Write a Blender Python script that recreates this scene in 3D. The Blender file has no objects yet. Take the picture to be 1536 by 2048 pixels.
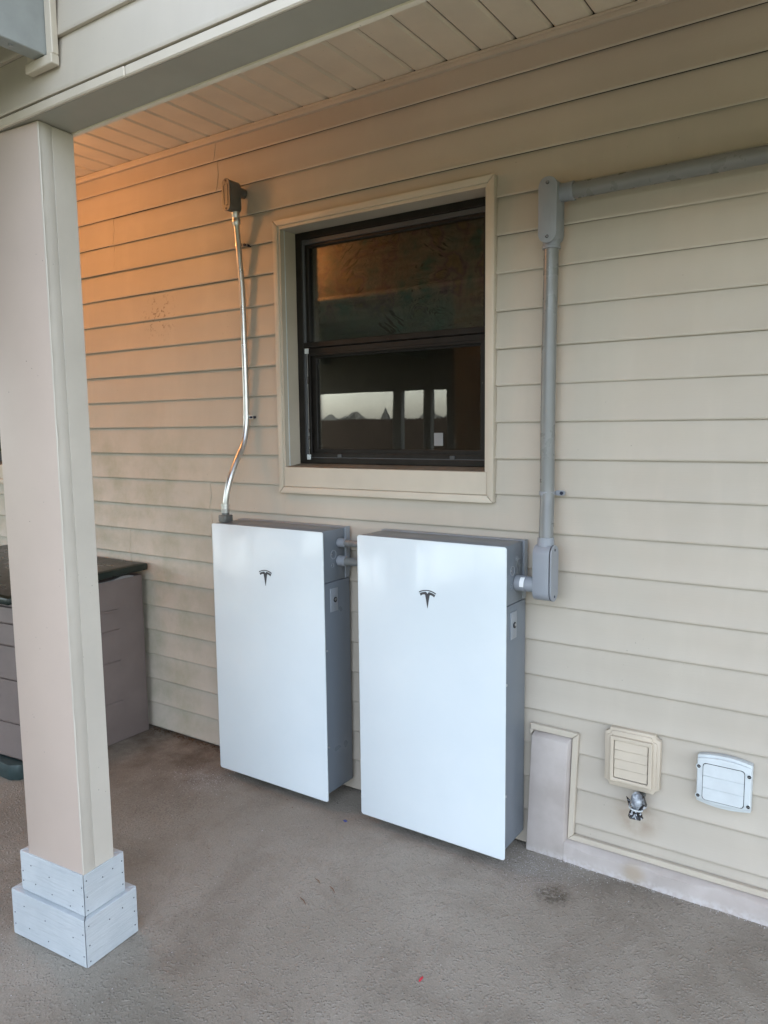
import bpy, bmesh, math, random
from mathutils import Vector, Matrix

random.seed(7)
R = math.radians
scene = bpy.context.scene
COL = scene.collection

# ------------------------------------------------------------------ camera
F_PX = 1516.713
CAM = Vector((1.2539, -2.48004, 1.50173))
YAW, PITCH, ROLL = -0.5916358, -0.1110489, -0.0118854
fw = Vector((math.sin(YAW) * math.cos(PITCH), math.cos(YAW) * math.cos(PITCH), math.sin(PITCH)))
r0 = Vector((math.cos(YAW), -math.sin(YAW), 0)); u0 = r0.cross(fw)
rr = r0 * math.cos(ROLL) + u0 * math.sin(ROLL)
uu = -r0 * math.sin(ROLL) + u0 * math.cos(ROLL)
cd = bpy.data.cameras.new("camera")
cd.sensor_fit = 'VERTICAL'; cd.sensor_height = 36.0
cd.lens = F_PX / 2048 * 36.0
cd.clip_start = 0.05; cd.clip_end = 400
cam = bpy.data.objects.new("camera", cd); COL.objects.link(cam)
m3 = Matrix((rr, uu, -fw)).transposed()
cam.matrix_world = Matrix.Translation(CAM) @ m3.to_4x4()
scene.camera = cam

# ------------------------------------------------------------------ light
world = bpy.data.worlds.new("World"); scene.world = world
world.use_nodes = True
wn = world.node_tree.nodes; wl = world.node_tree.links
bg = wn["Background"]
sky = wn.new("ShaderNodeTexSky")
sky.sky_type = 'NISHITA'; sky.sun_disc = False
SUN_EL, SUN_ROT = 48, 10
sky.sun_elevation = R(SUN_EL); sky.sun_rotation = R(SUN_ROT)
sky.air_density = 1.0; sky.dust_density = 2.0; sky.ozone_density = 1.0
hz = wn.new("ShaderNodeHueSaturation"); hz.inputs["Saturation"].default_value = 0.55     # thin overcast whitens the blue
wl.new(sky.outputs[0], hz.inputs["Color"]); wl.new(hz.outputs[0], bg.inputs[0]); bg.inputs[1].default_value = 0.15
sd = bpy.data.lights.new("sun", 'SUN'); sd.energy = 1.2; sd.angle = R(12); sd.color = (1, 0.95, 0.87)
sun = bpy.data.objects.new("sun", sd); COL.objects.link(sun)
sdir = Vector((math.sin(R(SUN_ROT)) * math.cos(R(SUN_EL)), math.cos(R(SUN_ROT)) * math.cos(R(SUN_EL)), math.sin(R(SUN_EL))))
sun.rotation_euler = sdir.to_track_quat('Z', 'Y').to_euler()
sun.location = (0, 0, 12)
scene.view_settings.view_transform = 'Standard'
scene.view_settings.look = 'None'
scene.view_settings.gamma = 1.0
scene.view_settings.use_curve_mapping = False
scene.view_settings.exposure = 2.88
scene.cycles.max_bounces = 10
scene.cycles.diffuse_bounces = 7
scene.cycles.glossy_bounces = 4
scene.cycles.transparent_max_bounces = 8
scene.cycles.transmission_bounces = 4
scene.cycles.caustics_reflective = False
scene.cycles.caustics_refractive = False
scene.cycles.sample_clamp_indirect = 6.0
scene.cycles.use_denoising = True
LAMP_W = 8.5

FZ = -0.035      # floor height

# ------------------------------------------------------------------ materials
class NT:
    def __init__(s, name):
        s.m = bpy.data.materials.new(name); s.m.use_nodes = True
        s.n = s.m.node_tree.nodes; s.l = s.m.node_tree.links
        s.b = s.n["Principled BSDF"]; s.out = s.n["Material Output"]
        s.geo = s.n.new("ShaderNodeNewGeometry"); s.pos = s.geo.outputs["Position"]
    def new(s, t, **kw):
        n = s.n.new(t)
        for k, v in kw.items(): setattr(n, k, v)
        return n
    def link(s, a, b): s.l.new(a, b)
    def put(s, inp, v):
        if hasattr(v, "is_output"): s.l.new(v, inp)
        else:
            if inp.type == 'RGBA' and len(v) == 3: v = (*v, 1)
            inp.default_value = v
    def scale(s, sc):
        n = s.new("ShaderNodeVectorMath", operation='MULTIPLY'); s.link(s.pos, n.inputs[0]); n.inputs[1].default_value = sc
        return n.outputs[0]
    def noise(s, scale, detail=3, rough=0.55, vec=None, dist=0.0):
        n = s.new("ShaderNodeTexNoise"); n.inputs["Scale"].default_value = scale
        n.inputs["Detail"].default_value = detail; n.inputs["Roughness"].default_value = rough
        n.inputs["Distortion"].default_value = dist
        s.link(vec if vec is not None else s.pos, n.inputs["Vector"]); return n.outputs["Fac"]
    def voro(s, scale, vec=None, feature='F1', rnd=1.0):
        n = s.new("ShaderNodeTexVoronoi", feature=feature); n.inputs["Scale"].default_value = scale
        n.inputs["Randomness"].default_value = rnd
        s.link(vec if vec is not None else s.pos, n.inputs["Vector"]); return n
    def map(s, v, a, b, c=0.0, d=1.0, smooth=False):
        n = s.new("ShaderNodeMapRange"); n.clamp = True
        if smooth: n.interpolation_type = 'SMOOTHSTEP'
        s.put(n.inputs[0], v)
        for i, x in enumerate((a, b, c, d)): n.inputs[i + 1].default_value = x
        return n.outputs[0]
    def math(s, op, a, b=0.0):
        n = s.new("ShaderNodeMath", operation=op); s.put(n.inputs[0], a); s.put(n.inputs[1], b); return n.outputs[0]
    def mix(s, f, a, b, mode='MIX'):
        n = s.new("ShaderNodeMix", data_type='RGBA', blend_type=mode)
        s.put(n.inputs["Factor"], f); s.put(n.inputs[6], a); s.put(n.inputs[7], b); return n.outputs[2]
    def bump(s, h, strength, dist=0.001, normal=None):
        n = s.new("ShaderNodeBump"); n.inputs["Strength"].default_value = strength; n.inputs["Distance"].default_value = dist
        s.put(n.inputs["Height"], h)
        if normal is not None: s.link(normal, n.inputs["Normal"])
        return n.outputs[0]
    def spot(s, c, r, soft=0.5):
        n = s.new("ShaderNodeVectorMath", operation='DISTANCE'); s.link(s.pos, n.inputs[0]); n.inputs[1].default_value = c
        return s.map(n.outputs["Value"], r * (1 - soft), r, 1.0, 0.0, True)
    def done(s, color, rough=0.5, metal=0.0, spec=0.5, normal=None, **kw):
        s.put(s.b.inputs["Base Color"], color); s.put(s.b.inputs["Roughness"], rough)
        s.put(s.b.inputs["Metallic"], metal); s.put(s.b.inputs["Specular IOR Level"], spec)
        if normal is not None: s.link(normal, s.b.inputs["Normal"])
        for k, v in kw.items(): s.put(s.b.inputs[k], v)
        return s.m

def mul(c, f): return tuple(x * f for x in c)

def paint(name, c, rough=0.5, var=0.06, vscale=6.0, bs=0.15, bscale=300.0, specks=0.0, speck_c=(0.06, 0.05, 0.04), spec=0.4, metal=0.0, grime=0.0):
    t = NT(name)
    col = t.mix(t.map(t.noise(vscale, 4), 0.35, 0.65), mul(c, 1 - var), mul(c, 1 + var))
    if grime:
        g = t.map(t.noise(3.1, 6, 0.65), 0.52, 0.75, 0, grime)
        col = t.mix(g, col, mul(c, 0.55))
    if specks:
        v = t.voro(38.0); k = t.math('MULTIPLY', t.map(v.outputs["Distance"], 0.04, 0.07, 1, 0), t.map(t.noise(5.0), 0.55, 0.62))
        col = t.mix(t.math('MULTIPLY', k, specks), col, speck_c)
    h = t.noise(bscale, 3)
    ro = t.map(t.noise(vscale * 2.3, 3), 0.3, 0.7, rough - 0.06, rough + 0.06)
    return t.done(col, ro, metal, spec, t.bump(h, bs))

def siding_mat(name, c):
    t = NT(name)
    big = t.noise(1.3, 5)
    col = t.mix(t.map(big, 0.35, 0.65), mul(c, 0.93), mul(c, 1.06))
    oi = t.new('ShaderNodeObjectInfo'); col = t.mix(t.map(oi.outputs['Random'], 0, 1, 0, 0.16), col, mul(c, 0.72))
    # chalky streaks running down and mild algae stains on the low left of the wall
    st = t.noise(1.0, 5, 0.6, t.scale((9, 9, 1.6)))
    col = t.mix(t.map(st, 0.5, 0.75, 0, 0.22), col, mul(c, 1.22))
    sx = t.new("ShaderNodeSeparateXYZ"); t.link(t.pos, sx.inputs[0])
    leftm = t.map(sx.outputs[0], -1.05, -1.75, 0, 1, True)
    lowm = t.math('MULTIPLY', t.map(sx.outputs[2], 1.75, 1.2, 0, 1, True), leftm)
    blot = t.map(t.noise(4.5, 6, 0.7), 0.42, 0.66)
    col = t.mix(t.math('MULTIPLY', t.math('MULTIPLY', lowm, blot), 0.5), col, (0.27, 0.27, 0.17))
    v = t.voro(30.0); k = t.math('MULTIPLY', t.map(v.outputs["Distance"], 0.03, 0.055, 1, 0), t.map(t.noise(3.7, 3), 0.54, 0.62))
    col = t.mix(t.math('MULTIPLY', k, 0.7), col, (0.07, 0.055, 0.04))
    # a smudge where something was torn off
    sm = t.math('MULTIPLY', t.spot((-1.70, 0, 2.05), 0.16, 0.9), t.map(t.noise(60, 4), 0.58, 0.64))
    col = t.mix(t.math('MULTIPLY', sm, 0.6), col, (0.10, 0.06, 0.04))
    sm2 = t.math('MULTIPLY', t.spot((0.60, 0, 0.19), 0.11, 0.9), t.map(t.noise(13, 4), 0.35, 0.6))
    col = t.mix(t.math('MULTIPLY', sm2, 0.55), col, (0.25, 0.15, 0.08))
    grain = t.noise(1.0, 4, 0.6, t.scale((14, 200, 230)))
    ro = t.map(t.noise(9, 3), 0.3, 0.7, 0.42, 0.56)
    dent = t.noise(2.6, 2)
    nb = t.bump(dent, 0.25, 0.006)
    return t.done(col, ro, 0, 0.4, t.bump(grain, 0.4, 0.0007, nb))

M = {}
TAN = (0.49, 0.437, 0.362)
M['siding'] = siding_mat('vinyl_siding_tan', TAN)
M['trim'] = paint('vinyl_trim_tan', (0.54, 0.48, 0.39), 0.45, 0.05, 5, 0.12, 350, 0.5)
M['soffit'] = paint('soffit_tan', (0.76, 0.69, 0.56), 0.5, 0.05, 5, 0.12, 300, 0.6)
M['beamwrap'] = paint('beam_wrap_grey', (0.34, 0.325, 0.27), 0.5, 0.05, 4, 0.12, 300, 0.3)
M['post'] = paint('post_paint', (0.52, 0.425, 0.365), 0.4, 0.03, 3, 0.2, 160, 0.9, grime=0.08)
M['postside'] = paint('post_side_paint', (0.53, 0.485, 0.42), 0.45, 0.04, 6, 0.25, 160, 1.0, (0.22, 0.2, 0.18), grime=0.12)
M['sheath'] = paint('sheathing', (0.035, 0.03, 0.025), 0.8)  # near-black so the shade in the lap gaps sits in its colour
M['unitgrey'] = paint('unit_metal_grey', (0.155, 0.178, 0.205), 0.33, 0.03, 3, 0.1, 500, spec=0.5)
M['unitgrey2'] = paint('unit_bracket_grey', (0.26, 0.28, 0.305), 0.35, 0.03, 3, 0.1, 500, spec=0.5)
M['switchgrey'] = paint('switch_plate_grey', (0.26, 0.285, 0.315), 0.35, 0.02, spec=0.5)
M['rim'] = paint('panel_rim_white', (0.86, 0.88, 0.88), 0.25, 0.01)
M['emblem'] = paint('emblem_dark', (0.06, 0.06, 0.065), 0.35, 0.03, spec=0.5)
M['pvc'] = paint('pvc_pipe_grey', (0.195, 0.198, 0.190), 0.3, 0.03, 8, 0.02, 200, spec=0.5)
M['pvcfit'] = paint('pvc_fitting_grey', (0.275, 0.292, 0.32), 0.42, 0.03, 8, 0.3, 600, spec=0.4)
M['black'] = paint('gasket_black', (0.012, 0.012, 0.012), 0.5)
M['frame'] = paint('window_frame_dark', (0.013, 0.011, 0.009), 0.45, 0.25, 20, 0.15, 200, 0.8, (0.3, 0.28, 0.25), spec=0.25)
M['frame2'] = paint('window_track_grey', (0.075, 0.08, 0.085), 0.4, 0.1)
M['whitepl'] = paint('white_plastic', (0.60, 0.64, 0.645), 0.4, 0.04, 20, 0.1, 200, 0.4, (0.3, 0.3, 0.3), grime=0.12)
M['beigepl'] = paint('beige_plastic', (0.56, 0.485, 0.385), 0.42, 0.03, 12, 0.1, 200, 0.2, grime=0.1)
M['boxpl'] = paint('storage_plastic', (0.175, 0.14, 0.127), 0.55, 0.05, 9, 0.5, 700, 0.4)
M['lid'] = paint('storage_lid_green', (0.008, 0.016, 0.013), 0.3, 0.2, 6, 0.3, 400, 0.5, (0.2, 0.2, 0.19), spec=0.5)
M['lidtop'] = paint('storage_lid_top', (0.022, 0.018, 0.013), 0.3, 0.3, 6, 0.3, 300, 0.5, (0.2, 0.2, 0.19), spec=0.5)
M['lidgreen'] = paint('storage_base_green', (0.03, 0.05, 0.05), 0.45, 0.2, 20, 0.3, 300, 0.9, (0.3, 0.3, 0.28))
M['galvbeam'] = paint('rafter_metal', (0.33, 0.35, 0.345), 0.42, 0.07, 14, 0.1, 120, spec=0.5, metal=0.35)
M['screw'] = paint('screw_steel', (0.45, 0.45, 0.46), 0.3, 0.1, metal=0.9)
M['screwdark'] = paint('screw_dark', (0.03, 0.035, 0.06), 0.35, 0.1, metal=0.5)
M['roofpanel'] = paint('roof_panel', (0.30, 0.29, 0.27), 0.6, 0.05)
M['roommat'] = paint('room_wall', (0.18, 0.15, 0.12), 0.8, 0.1)
M['red'] = paint('scrap_red', (0.5, 0.03, 0.05), 0.5)
M['blue'] = paint('scrap_blue', (0.06, 0.08, 0.25), 0.5)
M['twig'] = paint('twig_brown', (0.16, 0.07, 0.03), 0.8)
M['grain'] = paint('plaster_white', (0.50, 0.49, 0.49), 0.7)
M['litter'] = paint('litter_brown', (0.10, 0.06, 0.03), 0.85, 0.6, 90)
M['sticker'] = paint('sticker_white', (0.22, 0.22, 0.22), 0.4, 0.02)

def mk():
    # white-backed glass cover
    t = NT('white_glass_cover')
    c = t.mix(t.map(t.noise(1.6, 5), 0.35, 0.65), (0.63, 0.69, 0.72), (0.69, 0.745, 0.765))
    sm = t.map(t.noise(1.0, 5, 0.6, t.scale((14, 14, 2.5))), 0.42, 0.72, 0.09, 0.25)
    M['glass'] = t.done(c, sm, 0, 0.4)
    # galvanised conduit
    t = NT('galvanised_steel')
    v = t.voro(60, t.scale((1, 1, 0.35)))
    c = t.mix(t.map(v.outputs["Distance"], 0, 0.9), (0.64, 0.64, 0.63), (0.56, 0.57, 0.57))
    M['steel'] = t.done(c, t.map(t.noise(25, 4), 0.3, 0.7, 0.26, 0.36), 1.0, 0.5)
    t = NT('cast_grey_metal')
    M['castmetal'] = t.done(t.mix(t.noise(20), (0.13, 0.135, 0.13), (0.19, 0.195, 0.19)), 0.45, 0.5, 0.5, t.bump(t.noise(300), 0.2))
    # base boards: primed fibre-cement with embossed grain
    t = NT('primed_wood_white')
    sx = t.new("ShaderNodeSeparateXYZ"); t.link(t.pos, sx.inputs[0])
    wv = t.noise(1.0, 5, 0.6, t.scale((11, 11, 150)), 0.6)
    c = t.mix(t.map(t.noise(7, 4), 0.35, 0.7), (0.44, 0.475, 0.495), (0.52, 0.55, 0.565))
    c = t.mix(t.map(wv, 0.35, 0.5, 0.25, 0), c, (0.30, 0.33, 0.35))
    M['board'] = t.done(c, 0.5, 0, 0.35, t.bump(wv, 0.75, 0.0022))
    # floor: knockdown-sprayed concrete deck coating
    t = NT('deck_coating')
    n2 = t.noise(190, 3, 0.6)
    wp = t.new("ShaderNodeVectorMath", operation='ADD'); t.link(t.pos, wp.inputs[0])
    wn_ = t.new("ShaderNodeTexNoise"); wn_.inputs["Scale"].default_value = 60; wn_.inputs["Detail"].default_value = 2; t.link(t.pos, wn_.inputs["Vector"])
    ws = t.new("ShaderNodeVectorMath", operation='SCALE'); t.link(wn_.outputs["Color"], ws.inputs[0]); ws.inputs["Scale"].default_value = 0.012
    t.link(ws.outputs[0], wp.inputs[1])
    peb = t.map(t.voro(105, wp.outputs[0]).outputs["Distance"], 0.55, 0.15, 0, 1, True)
    lump = t.math('MULTIPLY', peb, t.map(t.noise(28, 3), 0.38, 0.58))
    h = t.math('ADD', t.math('MULTIPLY', lump, 0.9), t.math('MULTIPLY', n2, 0.5))
    big = t.noise(0.9, 5, 0.6)
    c = t.mix(t.map(big, 0.35, 0.65), (0.265, 0.237, 0.193), (0.365, 0.333, 0.283))
    c = t.mix(t.map(t.noise(2.6, 6, 0.7, None, 0.6), 0.47, 0.70, 0, 0.55), c, (0.165, 0.135, 0.105))
    c = t.mix(t.math('MULTIPLY', lump, 0.45), c, (0.36, 0.33, 0.285))
    c = t.mix(t.map(t.noise(240, 3, 0.7), 0.40, 0.60, 0.28, 0), c, (0.13, 0.11, 0.09))
    # dirt collecting near the wall foot on the left, damp drip spot, smears
    sx = t.new("ShaderNodeSeparateXYZ"); t.link(t.pos, sx.inputs[0])
    nearw = t.map(sx.outputs[1], -0.75, -0.05, 0, 1, True)
    lft = t.map(sx.outputs[0], -0.6, -1.5, 0.15, 1, True)
    dirt = t.math('MULTIPLY', t.math('MULTIPLY', nearw, lft), t.map(t.noise(6, 6, 0.7), 0.35, 0.65))
    c = t.mix(t.math('MULTIPLY', dirt, 0.85), c, (0.095, 0.066, 0.045))
    fine = t.map(t.noise(55, 4, 0.7), 0.56, 0.66)
    smear = t.math('MULTIPLY', t.map(t.noise(2.2, 3), 0.52, 0.66), fine)
    c = t.mix(t.math('MULTIPLY', smear, 0.4), c, (0.08, 0.066, 0.05))
    sp = t.math('MULTIPLY', t.spot((0.396, -0.235, FZ), 0.085, 0.75), t.map(t.noise(80, 3), 0.3, 0.6))
    c = t.mix(t.math('MULTIPLY', sp, 0.8), c, (0.07, 0.055, 0.035))
    sp = t.math('MULTIPLY', t.spot((-1.15, -0.55, FZ), 0.35, 0.9), t.map(t.noise(110, 5, 0.7), 0.5, 0.62))
    c = t.mix(t.math('MULTIPLY', sp, 0.45), c, (0.075, 0.06, 0.048))
    # pale dust round the new work
    for ctr, rad in (((0.28, -0.13, FZ), 0.25), ((-1.2, -0.27, FZ), 0.2)):
        dm = t.math('MULTIPLY', t.spot(ctr, rad, 0.95), t.map(t.noise(220, 3), 0.5, 0.66))
        c = t.mix(t.math('MULTIPLY', dm, 0.7), c, (0.42, 0.40, 0.40))
    wv = t.voro(42); wm = t.math('MULTIPLY', t.map(wv.outputs["Distance"], 0.05, 0.075, 1, 0), t.map(t.noise(2.4, 3), 0.56, 0.60))
    c = t.mix(wm, c, (0.62, 0.6, 0.58))
    M['floor'] = t.done(c, t.map(n2, 0.3, 0.7, 0.66, 0.85), 0, 0.3, t.bump(h, 0.95, 0.0030))
    # stucco plinth paint
    t = NT('stucco_paint')
    c = t.mix(t.map(t.noise(7, 5), 0.35, 0.65), (0.41, 0.36, 0.325), (0.50, 0.45, 0.415))
    sx = t.new("ShaderNodeSeparateXYZ"); t.link(t.pos, sx.inputs[0])
    foot = t.math('MULTIPLY', t.map(sx.outputs[2], 0.0, -0.03, 0, 1, True), t.map(t.noise(60, 4), 0.4, 0.6))
    c = t.mix(t.math('MULTIPLY', foot, 0.6), c, (0.60, 0.58, 0.57))
    st = t.spot((0.60, -0.03, 0.0), 0.055, 0.8)
    c = t.mix(t.math('MULTIPLY', st, 0.6), c, (0.33, 0.25, 0.15))
    M['stucco'] = t.done(c, 0.6, 0, 0.35, t.bump(t.noise(180, 4), 0.3, 0.002))
    # thin window glass
    t = NT('window_glass')
    tr = t.new("ShaderNodeBsdfTransparent"); tr.inputs[0].default_value = (0.80, 0.80, 0.78, 1)
    gl = t.new("ShaderNodeBsdfGlossy"); gl.inputs["Roughness"].default_value = 0.0
    gl.inputs[0].default_value = (0.95, 0.93, 0.88, 1)
    fr = t.new("ShaderNodeFresnel"); fr.inputs[0].default_value = 1.5
    mx = t.new("ShaderNodeMixShader"); t.link(fr.outputs[0], mx.inputs[0]); t.link(tr.outputs[0], mx.inputs[1]); t.link(gl.outputs[0], mx.inputs[2])
    nb = t.bump(t.noise(3.0, 2), 0.03, 0.01); t.link(nb, gl.inputs["Normal"])
    t.link(mx.outputs[0], t.out.inputs[0]); M['pane'] = t.m
    # printed pleated blind: scribbled crayon patches
    t = NT('printed_blind_fabric')
    n = t.new("ShaderNodeTexNoise"); n.inputs["Scale"].default_value = 11.0; n.inputs["Detail"].default_value = 3.0; t.link(t.pos, n.inputs["Vector"])
    ramp = t.new("ShaderNodeValToRGB"); t.link(n.outputs["Fac"], ramp.inputs[0])
    e = ramp.color_ramp.elements; e[0].position = 0.30; e[0].color = (0.10, 0.36, 0.32, 1); e[1].position = 0.72; e[1].color = (0.48, 0.32, 0.20, 1)
    for p_, c_ in ((0.42, (0.45, 0.45, 0.38, 1)), (0.50, (0.58, 0.50, 0.40, 1)), (0.57, (0.42, 0.24, 0.32, 1)), (0.64, (0.56, 0.42, 0.26, 1))):
        q = e.new(p_); q.color = c_
    sx = t.new("ShaderNodeSeparateXYZ"); t.link(t.pos, sx.inputs[0])
    low = t.map(sx.outputs[2], 2.02, 1.94, 0, 0.7)
    c = t.mix(low, ramp.outputs[0], (0.24, 0.38, 0.36))
    rot = t.new("ShaderNodeVectorRotate", rotation_type='Y_AXIS'); t.link(t.pos, rot.inputs["Vector"]); t.put(rot.inputs["Angle"], t.map(t.noise(4.0, 1), 0.3, 0.7, -2.2, 2.2))
    sc = t.new("ShaderNodeVectorMath", operation='MULTIPLY'); t.link(rot.outputs[0], sc.inputs[0]); sc.inputs[1].default_value = (75, 7, 9)
    scr = t.noise(1.0, 3, 0.5, sc.outputs[0])
    c = t.mix(t.map(scr, 0.55, 0.60, 0, 0.9), c, (0.05, 0.035, 0.03))
    c = t.mix(t.map(scr, 0.34, 0.28, 0, 0.5), c, (0.85, 0.78, 0.66))
    M['blind'] = t.done(c, 0.85, 0, 0.2)
    # silvery plastic bag; bright facets and dark shade painted in by noise
    t = NT('plastic_bag')
    M['bag'] = t.done(t.mix(t.map(t.noise(40, 2), 0.40, 0.60), (0.12, 0.13, 0.15), (0.46, 0.50, 0.54)), 0.24, 0.0, 0.7, t.bump(t.noise(90, 3), 0.5, 0.004))
    t = NT('plastic_bag_shade')  # shaded copy of the bag, pale facets painted in as patches
    M['bagshade'] = t.done(t.mix(t.map(t.noise(60, 2, 0.5, None, 1.0), 0.56, 0.60), (0.015, 0.015, 0.017), (0.45, 0.47, 0.5)), 0.18, 0, 0.7, t.bump(t.noise(90, 3), 0.6, 0.005))
    t = NT('lamp_glow')
    t.put(t.b.inputs["Emission Color"], (1.0, 0.40, 0.13)); t.b.inputs["Emission Strength"].default_value = LAMP_W
    M['lamp'] = t.done((0.9, 0.8, 0.6), 0.5)
    # barcode
    t = NT('barcode_print')
    sx = t.new("ShaderNodeSeparateXYZ"); t.link(t.pos, sx.inputs[0])
    cb = t.new("ShaderNodeCombineXYZ"); t.link(sx.outputs[0], cb.inputs[0])
    inx = t.math('MULTIPLY', t.map(sx.outputs[0], 0.2355, 0.2360), t.map(sx.outputs[0], 0.2505, 0.2500))
    inz = t.math('MULTIPLY', t.map(sx.outputs[2], 0.9545, 0.955), t.map(sx.outputs[2], 0.977, 0.9765))
    bars = t.map(t.noise(420, 0, 0.5, cb.outputs[0]), 0.49, 0.51)
    M['barcode'] = t.done(t.mix(t.math('MULTIPLY', t.math('MULTIPLY', inx, inz), bars), (0.82, 0.83, 0.83), (0.02, 0.02, 0.02)), 0.35)
    # yard
    t = NT('yard_ground')
    c = t.mix(t.map(t.noise(0.8, 5), 0.35, 0.65), (0.055, 0.07, 0.03), (0.09, 0.10, 0.05))
    M['yard'] = t.done(t.mix(t.noise(40, 4), c, (0.05, 0.07, 0.025)), 0.9, 0, 0.2, t.bump(t.noise(60), 0.5, 0.02))
    t = NT('fence_wood')
    gr = t.noise(1.0, 4, 0.6, t.scale((30, 30, 2)))
    M['fence'] = t.done(t.mix(gr, (0.022, 0.018, 0.014), (0.045, 0.036, 0.03)), 0.85, 0, 0.2)
    t = NT('far_foliage')
    M['foliage'] = t.done(t.mix(t.noise(2.0, 4), (0.07, 0.075, 0.07), (0.12, 0.125, 0.12)), 0.9, 0, 0.2)
    t = NT('shingles')
    M['shingle'] = t.done(t.mix(t.noise(30), (0.10, 0.09, 0.08), (0.16, 0.14, 0.12)), 0.9, 0, 0.2)
mk()

# ------------------------------------------------------------------ mesh helpers
class MB:
    """collects shapes (world coordinates) and links them as ONE mesh object"""
    def __init__(s): s.v = []; s.f = []
    def add(s, vs, fs):
        o = len(s.v); s.v += [tuple(v) for v in vs]; s.f += [tuple(i + o for i in f) for f in fs]; return s
    def box(s, x0, x1, y0, y1, z0, z1):
        v = [(x, y, z) for z in (z0, z1) for y in (y0, y1) for x in (x0, x1)]
        return s.add(v, [(0, 2, 3, 1), (4, 5, 7, 6), (0, 1, 5, 4), (2, 6, 7, 3), (0, 4, 6, 2), (1, 3, 7, 5)])
    def hexa(s, lo, hi):
        v = list(lo) + list(hi); n = len(lo)
        return s.add(v, [tuple(range(n))[::-1], tuple(range(n, 2 * n))] + [(i, (i + 1) % n, n + (i + 1) % n, n + i) for i in range(n)])
    def prism(s, poly, axis, a0, a1):
        def P(p, a):
            return {'y': (p[0], a, p[1]), 'x': (a, p[0], p[1]), 'z': (p[0], p[1], a)}[axis]
        return s.hexa([P(p, a0) for p in poly], [P(p, a1) for p in poly])
    def ring(s, outer, inner, axis, a0, a1):
        """closed frame between two outlines with equal point counts"""
        def P(p, a):
            return {'y': (p[0], a, p[1]), 'x': (a, p[0], p[1]), 'z': (p[0], p[1], a)}[axis]
        n = len(outer)
        v = [P(p, a0) for p in outer] + [P(p, a0) for p in inner] + [P(p, a1) for p in outer] + [P(p, a1) for p in inner]
        f = []
        for i in range(n):
            j = (i + 1) % n
            f += [(i, j, n + j, n + i), (2 * n + i, 3 * n + i, 3 * n + j, 2 * n + j), (i, 2 * n + i, 2 * n + j, j), (n + i, n + j, 3 * n + j, 3 * n + i)]
        return s.add(v, f)
    def tube(s, pts, r, n=16, cap=True):
        pts = [Vector(p) for p in pts]; rings = []
        ref = None
        for i, p in enumerate(pts):
            d = (pts[min(i + 1, len(pts) - 1)] - pts[max(i - 1, 0)]).normalized()
            if ref is None:
                ref = d.orthogonal().normalized()
            a = (ref - d * ref.dot(d)).normalized(); b = d.cross(a); ref = a
            ri = r[i] if isinstance(r, (list, tuple)) else r
            rings.append([p + (a * math.cos(2 * math.pi * k / n) + b * math.sin(2 * math.pi * k / n)) * ri for k in range(n)])
        v = [q for ring in rings for q in ring]; f = []
        for i in range(len(pts) - 1):
            for k in range(n):
                f.append((i * n + k, i * n + (k + 1) % n, (i + 1) * n + (k + 1) % n, (i + 1) * n + k))
        if cap: f += [tuple(range(n))[::-1], tuple((len(pts) - 1) * n + k for k in range(n))]
        return s.add(v, f)
    def build(s, name, mat, parent=None, bevel=0.0, seg=1, smooth=False, loc=None, sharp=35):
        off = Vector(parent['base']) if parent is not None and 'base' in parent else Vector((0, 0, 0))
        if parent is None and loc is not None: off = Vector(loc)
        me = bpy.data.meshes.new(name)
        me.from_pydata([Vector(v) - off for v in s.v], [], s.f); me.update()
        bm = bmesh.new(); bm.from_mesh(me)
        bmesh.ops.recalc_face_normals(bm, faces=bm.faces)
        if bevel:
            es = [e for e in bm.edges if len(e.link_faces) == 2 and e.calc_face_angle(0) > R(30)]
            bmesh.ops.bevel(bm, geom=es, offset=bevel, offset_type='OFFSET', segments=seg, profile=0.5, affect='EDGES', clamp_overlap=True)
        if smooth or bevel:
            for f in bm.faces: f.smooth = True
            for e in bm.edges:
                if len(e.link_faces) == 2 and e.calc_face_angle(0) > R(sharp): e.smooth = False
        bm.to_mesh(me); bm.free()
        me.materials.append(mat)
        o = bpy.data.objects.new(name, me); COL.objects.link(o)
        if parent is not None:
            o.parent = parent; o['base'] = tuple(off)
        elif loc is not None: o.location = loc
        return o

def tag(o, label, cat, group=None, kind=None):
    if label: o['label'] = label
    if cat: o['category'] = cat
    if group: o['group'] = group
    if kind: o['kind'] = kind
    return o
def thing(name, loc, label, cat, group=None, kind=None):
    o = bpy.data.objects.new(name, None); COL.objects.link(o); o.location = loc
    o.empty_display_size = 0.1; o['base'] = tuple(loc)
    return tag(o, label, cat, group, kind)
def obround(cx, cz, w, h, n=10, r=None):
    """stadium / rounded-rect outline; r = corner radius"""
    r = w / 2 if r is None else r
    pts = []
    for (sx, sz, a0) in ((1, 1, 0), (-1, 1, 90), (-1, -1, 180), (1, -1, 270)):
        for i in range(n + 1):
            a = R(a0 + 90 * i / n)
            pts.append((cx + sx * (w / 2 - r) + r * math.cos(a), cz + sz * (h / 2 - r) + r * math.sin(a)))
    out = []
    for p in pts:
        if not out or (abs(p[0] - out[-1][0]) + abs(p[1] - out[-1][1])) > 1e-6: out.append(p)
    return out
def circ(cx, cz, r, n=20): return [(cx + r * math.cos(2 * math.pi * i / n), cz + r * math.sin(2 * math.pi * i / n)) for i in range(n)]

# ------------------------------------------------------------------ ground
MB().box(-9, 4.6, -6.6, 0.15, FZ - 0.12, FZ).build('floor', M['floor'])['kind'] = 'structure'
g = MB().box(-70, 70, -80, 60, -0.6, FZ - 0.06).build('yard', M['yard']); g['kind'] = 'structure'

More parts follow.
